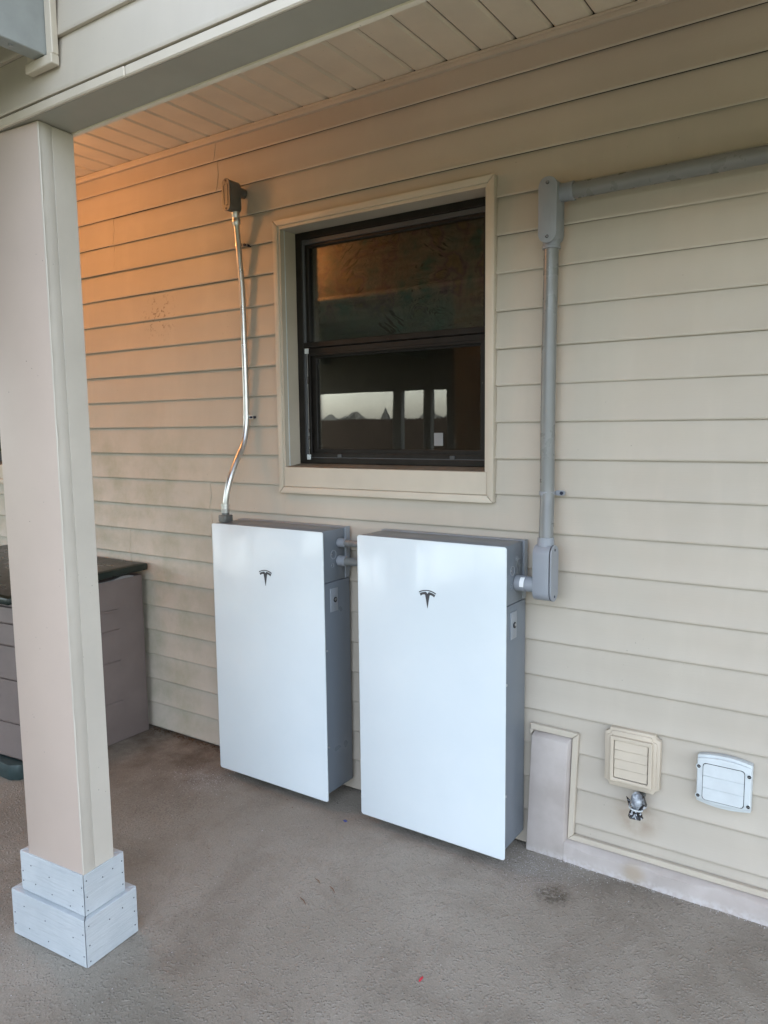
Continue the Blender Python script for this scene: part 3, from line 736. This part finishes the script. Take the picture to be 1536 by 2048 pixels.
for z in (2.272, 2.106):
    MB().prism(circ(0.2925, z, 0.0055, 12), 'y', -0.0934, -0.0922).build('screw', M['black'], bx)
    MB().prism(circ(0.2930, z + 0.0006, 0.0038, 12), 'y', -0.0941, -0.0932).build('screw', M['screw'], bx)
for i, (dx, h, zz) in enumerate(((-0.004, 0.052, 2.18), (0.008, 0.030, 2.165), (-0.014, 0.022, 2.19))):
    MB().box(0.2925 + dx, 0.2955 + dx, -0.0929, -0.0924, zz - h / 2, zz + h / 2).build('moulded_mark', M['pvcfit'], bx)
MB().tube([(0.318, -0.047, 2.245), (0.352, -0.047, 2.245), (0.353, -0.047, 2.245), (0.366, -0.047, 2.245)], [0.0285, 0.0285, 0.0300, 0.0300], 22).build('collar', M['pvcfit'], t, bevel=0.001, smooth=True)
MB().tube([(0.2905, -0.047, 2.115), (0.2905, -0.047, 2.083), (0.290, -0.047, 2.0825), (0.290, -0.047, 2.074)], [0.0285, 0.0285, 0.0300, 0.0300], 22).build('collar', M['pvcfit'], t, bevel=0.001, smooth=True)
# lower box with its cover facing right
bx = MB().prism(obround(-0.094, 1.010, 0.066, 0.190), 'x', 0.267, 0.3265).build('lower_box', M['pvcfit'], t, bevel=0.004, seg=2)
MB().prism(obround(-0.094, 1.010, 0.0655, 0.1895), 'x', 0.327, 0.3285).build('gasket', M['black'], bx)
MB().prism(obround(-0.094, 1.010, 0.0665, 0.191), 'x', 0.3288, 0.3345).build('cover', M['pvcfit'], bx, bevel=0.0012)
for z in (1.089, 0.931):
    MB().prism(circ(-0.094, z, 0.0045, 10), 'x', 0.334, 0.3357).build('screw', M['screwdark'], bx)
MB().tube([(0.2975, -0.083, 1.128), (0.298, -0.084, 1.092)], [0.0275, 0.0285], 22).build('collar', M['pvcfit'], t, bevel=0.001, smooth=True)
MB().tube([(XR2 + 0.001, -0.100, 0.966), (0.238, -0.100, 0.966)], 0.0275, 24).build('adapter', M['pvcfit'], t, bevel=0.001, smooth=True)
MB().tube([(0.2385, -0.100, 0.966), (0.272, -0.100, 0.966)], 0.0265, 24).build('adapter', M['pvcfit'], t, bevel=0.001, smooth=True)
# paper barcode tag wrapped on the adapter
b = MB(); vs = []; K = 10
for i in range(K + 1):
    a = R(100 + 75 * i / K) + R(20)
    for x in (0.2215, 0.2372): vs.append((x, -0.100 + 0.0279 * math.cos(a) , 0.966 + 0.0279 * math.sin(a)))
b.add(vs, [(2 * i, 2 * i + 1, 2 * i + 3, 2 * i + 2) for i in range(K)]).build('barcode_tag', M['barcode'], t, smooth=True)
s = MB().tube([(0.2845, -0.0455, 1.267), (0.2845, -0.0455, 1.281)], 0.0262, 22).prism(obround(0.322, 1.274, 0.036, 0.018, 6, 0.009), 'y', -0.026, -0.018).build('strap', M['pvcfit'], t, bevel=0.0012, smooth=True)
MB().prism(circ(0.329, 1.274, 0.006, 12), 'y', -0.0295, -0.0255).build('strap_screw', M['screwdark'], s, smooth=True)

# ------------------------------------------------------------------ plinth at the lower right
pl = thing('stucco_plinth', (0.36, -0.015, FZ), 'pinkish painted stucco plinth, upright slab turning into a low ledge at the wall foot', 'plinth')
b = MB()
b.hexa([(0.213, -0.030, FZ), (0.3515, -0.030, FZ), (0.362, -0.001, FZ), (0.213, -0.001, FZ)], [(0.231, -0.030, 0.402), (0.3635, -0.030, 0.402), (0.3735, -0.001, 0.416), (0.231, -0.001, 0.416)])
b.build('upright_slab', M['stucco'], pl, bevel=0.004, seg=2)
b = MB(); vs = []; n = 60
for i in range(n + 1):
    x = 0.3545 + (WX1 - 0.3545) * (i / n) ** 1.6
    w = 0.0035 * math.sin(x * 23) + 0.0025 * math.sin(x * 51 + 1) + 0.002 * math.sin(x * 9)
    vs += [(x, -0.0298 + 0.3 * w, FZ), (x, -0.0295 + 0.25 * w, 0.026 + w), (x, -0.024, 0.032 + w), (x, -0.0012, 0.0415), (x, -0.0012, FZ)]
b.add(vs, [(i * 5 + j, (i + 1) * 5 + j, (i + 1) * 5 + (j + 1) % 5, i * 5 + (j + 1) % 5) for i in range(n) for j in range(5)] + [(4, 3, 2, 1, 0)])
b.build('ledge', M['stucco'], pl, smooth=True, sharp=40)
yj0, yj1 = -0.0125, 0.004
b_ = [('channel_strip', [(0.219, 0.440), (0.397, 0.437), (0.3745, 0.4165), (0.219, 0.4175)]), ('channel_strip', [(0.3975, 0.4365), (0.384, 0.064), (0.3625, 0.044), (0.3750, 0.4163)]),
      ('channel_strip', [(0.3845, 0.0635), (WX1, 0.0640), (WX1, 0.0425), (0.3630, 0.0435)]), ('channel_strip', [(0.2195, 0.417), (0.2325, 0.417), (0.2325, 0.4165), (0.2195, 0.395)])]
for nm, q in b_:
    MB().prism(q, 'y', yj0, yj1).build(nm, M['trim'], pl, bevel=0.002)

# ------------------------------------------------------------------ vents
v = thing('dryer_vent', (0.582, -0.02, 0.29), 'beige square vent with notched corners and four louvres above the wrapped tap', 'vent')
def notched(cx, cz, w, h, c, n=5):
    pts = []
    for (sx, sz, a0) in ((1, 1, 180), (-1, 1, 270), (-1, -1, 0), (1, -1, 90)):
        X_, Z_ = cx + sx * w / 2, cz + sz * h / 2
        arc_ = [(X_ + c * math.cos(R(a0 + 90 * i / n)), Z_ + c * math.sin(R(a0 + 90 * i / n))) for i in range(n + 1)]
        arc_.sort(key=lambda p: p[0])
        if (sx, sz) in ((1, 1), ): arc_ = arc_[::-1]
        if (sx, sz) == (1, 1): arc_ = sorted(arc_, key=lambda p: -p[0])
        elif (sx, sz) == (-1, 1): arc_ = sorted(arc_, key=lambda p: -p[0])
        elif (sx, sz) == (-1, -1): arc_ = sorted(arc_, key=lambda p: p[0])
        else: arc_ = sorted(arc_, key=lambda p: p[0])
        pts += arc_
    return pts
VX, VZ = 0.5825, 0.390
rect4 = lambda cx, cz, w, h: [(cx + w / 2, cz + h / 2), (cx - w / 2, cz + h / 2), (cx - w / 2, cz - h / 2), (cx + w / 2, cz - h / 2)]
MB().prism(notched(VX, VZ, 0.181, 0.203, 0.017), 'y', -0.020, 0.004).build('back_plate', M['beigepl'], v, bevel=0.0025, seg=2)
MB().prism(notched(VX - 0.001, VZ, 0.163, 0.186, 0.017), 'y', -0.026, -0.0195).build('raised_plate', M['beigepl'], v, bevel=0.002, seg=2)
MB().ring(rect4(VX + 0.001, VZ, 0.137, 0.156), rect4(VX + 0.001, VZ, 0.1135, 0.1315), 'y', -0.040, -0.0255).build('frame', M['beigepl'], v, bevel=0.002)
MB().box(VX - 0.055, VX + 0.057, -0.0275, -0.0262, VZ - 0.065, VZ + 0.065).build('dark_gap', M['black'], v)
for i in range(4):
    z1 = VZ + 0.0640 - i * 0.0321; z0 = z1 - 0.0309
    MB().prism([(-0.0335, z1), (-0.0300, z1), (-0.0330, z0), (-0.0372, z0 + 0.0006)], 'x', VX - 0.0535, VX + 0.0550).build('louvre', M['beigepl'], v, bevel=0.0008)
v = thing('wall_vent', (0.867, -0.02, 0.30), 'white plastic vent with curved top and bottom and three flaps, rightmost on the wall', 'vent')
def bulged(cx, cz, w, h, bl, n=10):
    t_ = [(cx + w / 2 - w * i / n, cz + h / 2 + bl * (1 - (2 * i / n - 1) ** 2)) for i in range(n + 1)]
    u_ = [(cx - w / 2 + w * i / n, cz - h / 2 - bl * (1 - (2 * i / n - 1) ** 2)) for i in range(n + 1)]
    return t_ + u_
VX, VZ = 0.867, 0.3855
MB().prism(bulged(VX, VZ, 0.158, 0.150, 0.0105), 'y', -0.022, 0.004).build('back_plate', M['whitepl'], v, bevel=0.002, seg=2)
MB().prism(bulged(VX, VZ + 0.002, 0.1565, 0.132, 0.0095), 'y', -0.032, -0.0218).build('body', M['whitepl'], v, bevel=0.004, seg=3)
MB().prism(obround(VX, VZ - 0.003, 0.1215, 0.121, 4, 0.010), 'y', -0.0326, -0.0318).build('dark_gap', M['black'], v)
for i in range(3):
    hh = 0.1178 / 3; z1 = VZ - 0.003 + 0.0589 - i * hh; z0 = z1 - hh + 0.0012
    x0_, x1_ = VX - 0.0591, VX + 0.0591
    c_ = 0.009
    q = [(x0_, z0), (x1_, z0), (x1_, z1), (x0_, z1)]
    if i == 0: q = [(x0_, z0), (x1_, z0), (x1_, z1 - c_), (x1_ - c_ * .3, z1 - c_ * .3), (x1_ - c_, z1), (x0_ + c_, z1), (x0_ + c_ * .3, z1 - c_ * .3), (x0_, z1 - c_)]
    if i == 2: q = [(x0_, z0 + c_), (x0_ + c_ * .3, z0 + c_ * .3), (x0_ + c_, z0), (x1_ - c_, z0), (x1_ - c_ * .3, z0 + c_ * .3), (x1_, z0 + c_), (x1_, z1), (x0_, z1)]
    tilt = 0.0022
    vs0 = [(a, -0.0325, c) for a, c in q]; vs1 = [(a, -0.0345 - tilt * (z1 - c) / hh, c) for a, c in q]
    MB().hexa(vs0, vs1).build('flap', M['whitepl'], v, bevel=0.0006)
for (x, z) in ((VX - 0.0725, VZ + 0.043), (VX - 0.0725, VZ - 0.053), (VX + 0.0725, VZ + 0.043), (VX + 0.0725, VZ - 0.053)):
    c_ = MB().ring(circ(x, z, 0.0085, 14), circ(x, z, 0.0058, 14), 'y', -0.0335, -0.029).build('clip', M['whitepl'], v, smooth=True)
    MB().prism(circ(x, z, 0.0055, 12), 'y', -0.0328, -0.0315).build('clip_hole', M['black'], c_)
    MB().box(x - 0.003, x + 0.0035, -0.0340, -0.0325, z - 0.0012, z + 0.0014).build('clip_tab', M['screw'], c_)

# ------------------------------------------------------------------ wrapped tap
t = thing('wrapped_tap', (0.613, -0.05, 0.262), 'outdoor tap bundled in crumpled silvery plastic under the beige vent', 'tap')
def blob(c, rads, seed, amp, nu=16, nv=12):
    rg = random.Random(seed); vs = []; b = MB()
    for j in range(nv + 1):
        th = math.pi * j / nv
        for i in range(nu):
            ph = 2 * math.pi * i / nu
            k = 1 + (rg.uniform(-amp, amp) if 0 < j < nv else 0)
            vs.append((c[0] + rads[0] * k * math.sin(th) * math.cos(ph), c[1] + rads[1] * k * math.sin(th) * math.sin(ph), c[2] + rads[2] * k * math.cos(th)))
    return b.add(vs, [(j * nu + i, j * nu + (i + 1) % nu, (j + 1) * nu + (i + 1) % nu, (j + 1) * nu + i) for j in range(nv) for i in range(nu)])
MB().tube([(0.613, 0.012, 0.272), (0.613, -0.05, 0.268)], 0.013, 14).build('pipe', M['castmetal'], t, smooth=True)
blob((0.617, -0.050, 0.266), (0.027, 0.020, 0.029), 21, 0.10, 11, 8).build('shaded_wrap', M['bagshade'], t)  # blob coloured dark for the shade behind the wrap
blob((0.613, -0.062, 0.274), (0.0205, 0.022, 0.030), 5, 0.10, 9, 7).build('plastic_wrap', M['bag'], t)
b = MB(); rg = random.Random(9); vs = []; nu = 9
for j in range(5):
    for i in range(nu):
        a = 2 * math.pi * i / nu; k = (0.0150 + 0.0024 * j) * (1 + rg.uniform(-0.18, 0.18))
        vs.append((0.610 + k * math.cos(a), -0.060 + k * math.sin(a), 0.247 - 0.0070 * j + rg.uniform(-0.002, 0.002)))
b.add(vs, [(j * nu + i, j * nu + (i + 1) % nu, (j + 1) * nu + (i + 1) % nu, (j + 1) * nu + i) for j in range(4) for i in range(nu)] + [tuple(range(4 * nu, 5 * nu))])
b.build('plastic_tail', M['bagshade'], t)
MB().add([(0.603, -0.0815, 0.221), (0.619, -0.0815, 0.220), (0.613, -0.0785, 0.238), (0.611, -0.070, 0.226)], [(0, 1, 2), (0, 2, 3), (1, 3, 2), (0, 3, 1)]).build('light_facet', M['bag'], t)  # pale facet, a highlight on the dark tail put into its colour
MB().tube([(0.611 + 0.0205 * math.cos(a), -0.060 + 0.0215 * math.sin(a), 0.2485 + 0.0035 * math.cos(a + 2.5)) for a in [2 * math.pi * i / 20 for i in range(21)]], 0.0026, 8).build('tie', M['whitepl'], t, smooth=True)
MB().add([(0.592, -0.052, 0.262), (0.578, -0.058, 0.281), (0.5795, -0.056, 0.280), (0.590, -0.066, 0.250), (0.592, -0.05, 0.264), (0.590, -0.064, 0.252)], [(0, 1, 3), (4, 2, 5), (0, 4, 2, 1), (1, 2, 5, 3)]).build('loose_flap', M['bagshade'], t)

# ------------------------------------------------------------------ storage box behind the post
t = thing('storage_box', (-2.45, -0.37, FZ), 'mauve-brown plastic storage box with dark green lid behind the post', 'storage box')
SX1, SX0, SY0, SY1 = -1.862, -3.06, -0.700, -0.036
b = MB()
topz = lambda y: 0.782 - 0.018 * ((y + 0.037) / 0.66) ** 2 * 1.3
vs = []; ny = 12
for i in range(ny + 1):
    y = SY1 + (SY0 + 0.02 - SY1) * i / ny
    vs += [(SX1, y, FZ + 0.001), (SX1, y, topz(y)), (SX0, y, topz(y)), (SX0, y, FZ + 0.001)]
b.add(vs, [(i * 4 + j, (i + 1) * 4 + j, (i + 1) * 4 + (j + 1) % 4, i * 4 + (j + 1) % 4) for i in range(ny) for j in range(4)] + [(0, 1, 2, 3), (ny * 4 + 3, ny * 4 + 2, ny * 4 + 1, ny * 4)])
b.build('body', M['boxpl'], t, bevel=0.006, seg=2)
zs = [FZ + 0.075, 0.203, 0.404, 0.559, 0.660, 0.735]
for a, c in zip(zs[:-1], zs[1:]):   # bowed front planks with a lip under each
    b = MB(); vs = []; n = 16
    for i in range(n + 1):
        u = i / n; x = SX1 - 0.032 + (SX0 - SX1 + 0.06) * u
        bow = -0.035 * (1 - (2 * u - 1) ** 2)
        for (y, z) in ((-0.681, a + 0.004), (-0.694 + bow, a + 0.004), (-0.700 + bow, a + 0.012), (-0.692 + bow, c), (-0.681, c)): vs.append((x, y, z))
    b.add(vs, [(i * 5 + j, (i + 1) * 5 + j, (i + 1) * 5 + (j + 1) % 5, i * 5 + (j + 1) % 5) for i in range(n) for j in range(5)] + [(0, 1, 2, 3, 4), tuple(n * 5 + j for j in (4, 3, 2, 1, 0))])
    b.build('front_plank', M['boxpl'], t, smooth=True)
b = MB(); b.prism([(SX0 + .02, -0.69), (SX1 - 0.02, -0.69), (SX1 - 0.022, -0.725), (SX1 - 0.06, -0.752), (SX0 + .06, -0.752), (SX0 + .02, -0.72)], 'z', FZ + 0.001, FZ + 0.074)
b.build('base_skirt', M['lidgreen'], t, bevel=0.008, seg=2)
for z in (0.630, 0.530, 0.373, 0.168):
    MB().prism(obround(-0.335, z, 0.300, 0.011, 4, 0.005), 'x', SX1 - 0.001, SX1 + 0.0065).build('groove_rib', M['boxpl'], t, bevel=0.001)
# lid: domed sheet with a thick rolled edge
b = MB(); vs = []; nx, ny = 10, 12
lx0, lx1, ly0, ly1 = SX0 - 0.03, -1.834, -0.755, -0.018
def lz(x, y):
    u = (y - ly1) / (ly0 - ly1); return 0.838 - 0.010 * u - 0.028 * u ** 3
for i in range(nx + 1):
    for j in range(ny + 1):
        x = lx0 + (lx1 - lx0) * i / nx; y = ly1 + (ly0 - ly1) * j / ny
        vs.append((x, y, lz(x, y)))
o_ = len(vs)
for i in range(nx + 1):
    for j in range(ny + 1):
        x = lx0 + (lx1 - lx0) * i / nx; y = ly1 + (ly0 - ly1) * j / ny
        vs.append((x, y, lz(x, y) - 0.034))
I = lambda i, j: i * (ny + 1) + j
fs = [(I(i, j), I(i + 1, j), I(i + 1, j + 1), I(i, j + 1)) for i in range(nx) for j in range(ny)]
fs += [tuple(q + o_ for q in f[::-1]) for f in fs]
for j in range(ny):
    fs += [(I(0, j), I(0, j + 1), o_ + I(0, j + 1), o_ + I(0, j)), (I(nx, j), o_ + I(nx, j), o_ + I(nx, j + 1), I(nx, j + 1))]
for i in range(nx):
    fs += [(I(i, 0), o_ + I(i, 0), o_ + I(i + 1, 0), I(i + 1, 0)), (I(i, ny), I(i + 1, ny), o_ + I(i + 1, ny), o_ + I(i, ny))]
b.add(vs, fs); b.build('lid', M['lid'], t, bevel=0.008, seg=2)
b = MB(); vs = []
for i in range(nx + 1):
    for j in range(ny + 1):
        x = lx0 + 0.02 + (lx1 - lx0 - 0.04) * i / nx; y = ly1 - 0.02 + (ly0 - ly1 + 0.04) * j / ny
        vs.append((x, y, lz(x, y) + 0.0015))
b.add(vs, [(I(i, j), I(i + 1, j), I(i + 1, j + 1), I(i, j + 1)) for i in range(nx) for j in range(ny)]).build('lid_panel', M['lidtop'], t, smooth=True)
b = MB(); vs = []
for j in range(9):
    y = -0.09 - 0.2 * j / 8; vs += [(SX1 + 0.004, y, topz(y) - 0.002), (SX1 + 0.004, y, topz(y) + 0.013 * math.sin(math.pi * min(1, (j + .3) / 5))), (SX1 - 0.01, y, topz(y) - 0.002), (SX1 - 0.01, y, topz(y) + 0.013 * math.sin(math.pi * min(1, (j + .3) / 5)))]
b.add(vs, [(4 * j, 4 * j + 1, 4 * j + 5, 4 * j + 4) for j in range(8)] + [(4 * j + 1, 4 * j + 3, 4 * j + 7, 4 * j + 5) for j in range(8)]).build('liner_edge', M['sticker'], t)

# ------------------------------------------------------------------ ceiling lamp (lit; just outside the frame, behind the post)
t = thing('ceiling_lamp', (-2.12, -0.86, CEIL - 0.05), 'lit round ceiling lamp glowing warm near the porch post', 'lamp')
MB().tube([(-2.12, -0.86, CEIL - 0.001), (-2.12, -0.86, CEIL - 0.02), (-2.12, -0.86, CEIL - 0.021), (-2.12, -0.86, CEIL - 0.13)], [0.085, 0.085, 0.02, 0.02], 24).build('lamp_base', M['whitepl'], t, smooth=True)
b = blob((-2.12, -0.86, CEIL - 0.19), (0.10, 0.10, 0.085), 1, 0.0, 20, 12); b.build('globe', M['lamp'], t, smooth=True)

# ------------------------------------------------------------------ patio roof behind the camera
t = thing('patio_roof', (-2.0, -3.7, 2.4), 'grey metal patio roof whose rafter end meets the porch beam at the top left', 'patio roof')
PX0, PX1 = -7.2, -0.485
for i, x in enumerate((-7.1, -5.5, -3.9, -2.2, -0.516)):
    rf = MB().box(x - 0.024, x + 0.024, -6.0, -1.306, 2.4025, 2.585).build('rafter', M['galvbeam'], t, bevel=0.002)
    if i == 4:
        rf['label'] = 'grey rafter end meeting the beam siding inside a tan collar'
        c_ = MB().box(x + 0.025, x + 0.050, -1.318, -1.300, 2.4017, 2.9).build('collar_strip', M['trim'], rf, bevel=0.002)
        MB().box(x - 0.060, x + 0.050, -1.322, -1.300, 2.378, 2.4015).build('collar_strip', M['trim'], rf, bevel=0.002)
        MB().box(x - 0.056, x - 0.025, -1.318, -1.300, 2.402, 2.9).build('collar_strip', M['trim'], rf, bevel=0.002)
        MB().tube([(x + 0.004, -1.395, 2.405), (x + 0.004, -1.395, 2.3985)], 0.005, 10).build('screw', M['screw'], rf, smooth=True)
MB().box(PX0, PX1, -6.12, -1.31, 2.586, 2.64).build('roof_panel', M['roofpanel'], t)
MB().box(PX0, PX1, -6.12, -6.001, 1.99, 2.585).build('header_beam', M['roofpanel'], t)
for x, w_ in ((-4.38, 0.14), (-3.90, 0.12), (-3.40, 0.40), (-7.1, 0.12), (-1.0, 0.12)):
    MB().box(x - w_ / 2, x + w_ / 2, -6.11, -6.01, FZ, 1.99).build('post', M['roofpanel'], t, bevel=0.004)
# house roof over the porch
t = thing('house_roof', (-1, 1, 3.0), 'shingled house roof above the porch beam', 'roof')
b = MB(); b.hexa([(WX0 - .3, -1.7, 3.02), (WX1 + .3, -1.7, 3.02), (WX1 + .3, 7, 4.6), (WX0 - .3, 7, 4.6)], [(WX0 - .3, -1.7, 3.1), (WX1 + .3, -1.7, 3.1), (WX1 + .3, 7, 4.7), (WX0 - .3, 7, 4.7)])
b.build('roof_slab', M['shingle'], t)
b = MB(); b.box(WX0, WX0 + 0.1, 0.165, 7, -0.1, 3.0); b.box(WX1 - 0.1, WX1, 0.165, 7, -0.1, 3.0); b.box(WX0, WX1, 6.9, 7, -0.1, 4.4)
b.build('side_wall', M['siding'], t)

# ------------------------------------------------------------------ fence across the yard, mirrored in the window
t = thing('yard_fence', (-13, -20, 0), 'brown dog-eared picket fence across the yard, seen mirrored in the lower window pane', 'fence')
pk = None
rg = random.Random(4)
xs = -24.0; i = 0
while xs < 6:
    if pk is None:
        bb = MB().prism([(-0.068, -0.09), (0.068, -0.09), (0.068, 1.77), (0.022, 1.835), (-0.022, 1.835), (-0.068, 1.77)], 'y', -0.009, 0.009)
        pk = bb.build('picket', M['fence']); o = pk
    else:
        o = pk.copy(); COL.objects.link(o)
    o.parent = t; o.location = Vector((xs, -20 + rg.uniform(-.004, .004), rg.uniform(-.012, .012))) - Vector(t['base'])
    xs += 0.146; i += 1
for z in (0.35, 1.5):
    MB().box(-24, 6, -20.06, -20.012, z, z + 0.09).build('rail', M['fence'], t)

# far trees showing as a low uneven band above the fence
b = MB(); rt = random.Random(21); vs = []; n = 260
hs_ = [2.2 + 0.5 * math.sin(i * 0.21) + 0.35 * math.sin(i * 0.63 + 1) + rt.uniform(0, 0.45) + (1.6 if i % 37 == 5 else 0) for i in range(n + 1)]
for i in range(n + 1):
    x = -75 + 110 * i / n
    vs += [(x, -60 + rt.uniform(-1, 1), -0.3), (x, -60.5 + rt.uniform(-1, 1), hs_[i] * 0.7), (x, -61.5, hs_[i]), (x, -64, -0.3)]
b.add(vs, [(i * 4 + j, (i + 1) * 4 + j, (i + 1) * 4 + (j + 1) % 4, i * 4 + (j + 1) % 4) for i in range(n) for j in range(4)] + [(0, 1, 2, 3), (n * 4 + 3, n * 4 + 2, n * 4 + 1, n * 4)])
tag(b.build('far_trees', M['foliage']), 'low grey-green line of far trees beyond the fence, mirrored in the lower pane', 'trees', None, 'stuff')

# ------------------------------------------------------------------ small litter
rg = random.Random(11)
b = MB()
def grit(b, x, y, s, z=FZ):
    a = rg.uniform(0, 6); v = []
    for k in range(4): v.append((x + s * math.cos(a + k * 1.57) * rg.uniform(.6, 1), y + s * math.sin(a + k * 1.57) * rg.uniform(.6, 1), z + 0.0002))
    v.append((x, y, z + s * rg.uniform(.6, 1.2)))
    b.add(v, [(0, 1, 4), (1, 2, 4), (2, 3, 4), (3, 0, 4), (3, 2, 1, 0)])
for _ in range(230): grit(b, 0.30 + abs(rg.gauss(0, 0.16)) * rg.choice((-.5, 1)), -0.045 - abs(rg.gauss(0, 0.10)), rg.uniform(0.0010, 0.0022))
for _ in range(180): grit(b, -1.22 + rg.gauss(0, 0.10), -0.27 + rg.gauss(0, 0.07), rg.uniform(0.001, 0.0026))
for _ in range(240): grit(b, rg.uniform(0.3, 1.3), -0.031 - abs(rg.gauss(0, 0.006)), rg.uniform(0.0010, 0.0026))
for _ in range(70): grit(b, rg.uniform(-1.7, 0.7), rg.uniform(-1.6, -0.05), rg.uniform(0.0012, 0.0026))
for _ in range(16): grit(b, rg.uniform(-0.95, -0.75), rg.uniform(-1.42, -1.33), rg.uniform(0.0012, 0.0024))
tag(b.build('plaster_grit', M['grain']), 'white plaster crumbs scattered on the floor by the plinth and units', 'grit', None, 'stuff')
b = MB()
for _ in range(700):
    x = rg.uniform(-1.86, -0.9); y = -0.002 - abs(rg.gauss(0, 0.017)); s = rg.uniform(0.003, 0.011); a = rg.gauss(0, 0.5)
    dx, dy = s * math.cos(a), s * math.sin(a); w = s * 0.25; z = FZ + rg.uniform(0.0005, 0.009) * max(0, 1 + y * 30) + 0.0006
    b.add([(x - dx, y - dy, z), (x + w * .5, y - w, z + 0.001), (x + dx, y + dy, z + rg.uniform(0, 0.004)), (x - w * .5, y + w, z + 0.002)], [(0, 1, 2), (0, 2, 3)])
for _ in range(130):
    x = rg.uniform(-1.8, -0.7); y = rg.uniform(-0.75, -0.05); s = rg.uniform(0.002, 0.006); a = rg.uniform(0, 6)
    dx, dy = s * math.cos(a), s * math.sin(a); w = s * 0.35; z = FZ + 0.0008
    b.add([(x - dx, y - dy, z), (x + dy * .3, y - dx * .3, z + 0.001), (x + dx, y + dy, z + 0.0015), (x - dy * .3, y + dx * .3, z + 0.001)], [(0, 1, 2), (0, 2, 3)])
tag(b.build('leaf_litter', M['litter']), 'dark leaf crumbs and dirt gathered along the wall foot beside the storage box', 'litter', None, 'stuff')
tag(blob((0.232, -0.802, FZ + 0.003), (0.0035, 0.011, 0.003), 3, 0.2, 8, 6).build('red_scrap', M['red']), 'tiny red plastic scrap on the bare floor in the foreground', 'scrap')
tag(blob((-0.462, -0.227, FZ + 0.003), (0.009, 0.006, 0.003), 4, 0.25, 8, 6).build('blue_scrap', M['blue']), 'tiny blue scrap on the floor between the two battery units', 'scrap')
for (x, y, a, l, lab) in ((-0.274, -0.708, -0.45, 0.045, 'short brown twig on the floor, lowest of three below the left unit'), (-0.231, -0.607, -0.5, 0.04, 'thin brown twig on the floor, right of the three below the left unit'), (-0.302, -0.596, -0.4, 0.035, 'thin brown twig on the floor, topmost of three below the left unit')):
    d = Vector((math.cos(a), math.sin(a), 0)) * l / 2; c_ = Vector((x, y, FZ + 0.0016))
    tag(MB().tube([c_ - d, c_ + Vector((0.001, 0.002, 0.001)), c_ + d], [0.0010, 0.0014, 0.0008], 6).build('twig', M['twig'], smooth=True), lab, 'twig', 'twigs on the floor')

for o in scene.objects:
    if 'base' in o: del o['base']
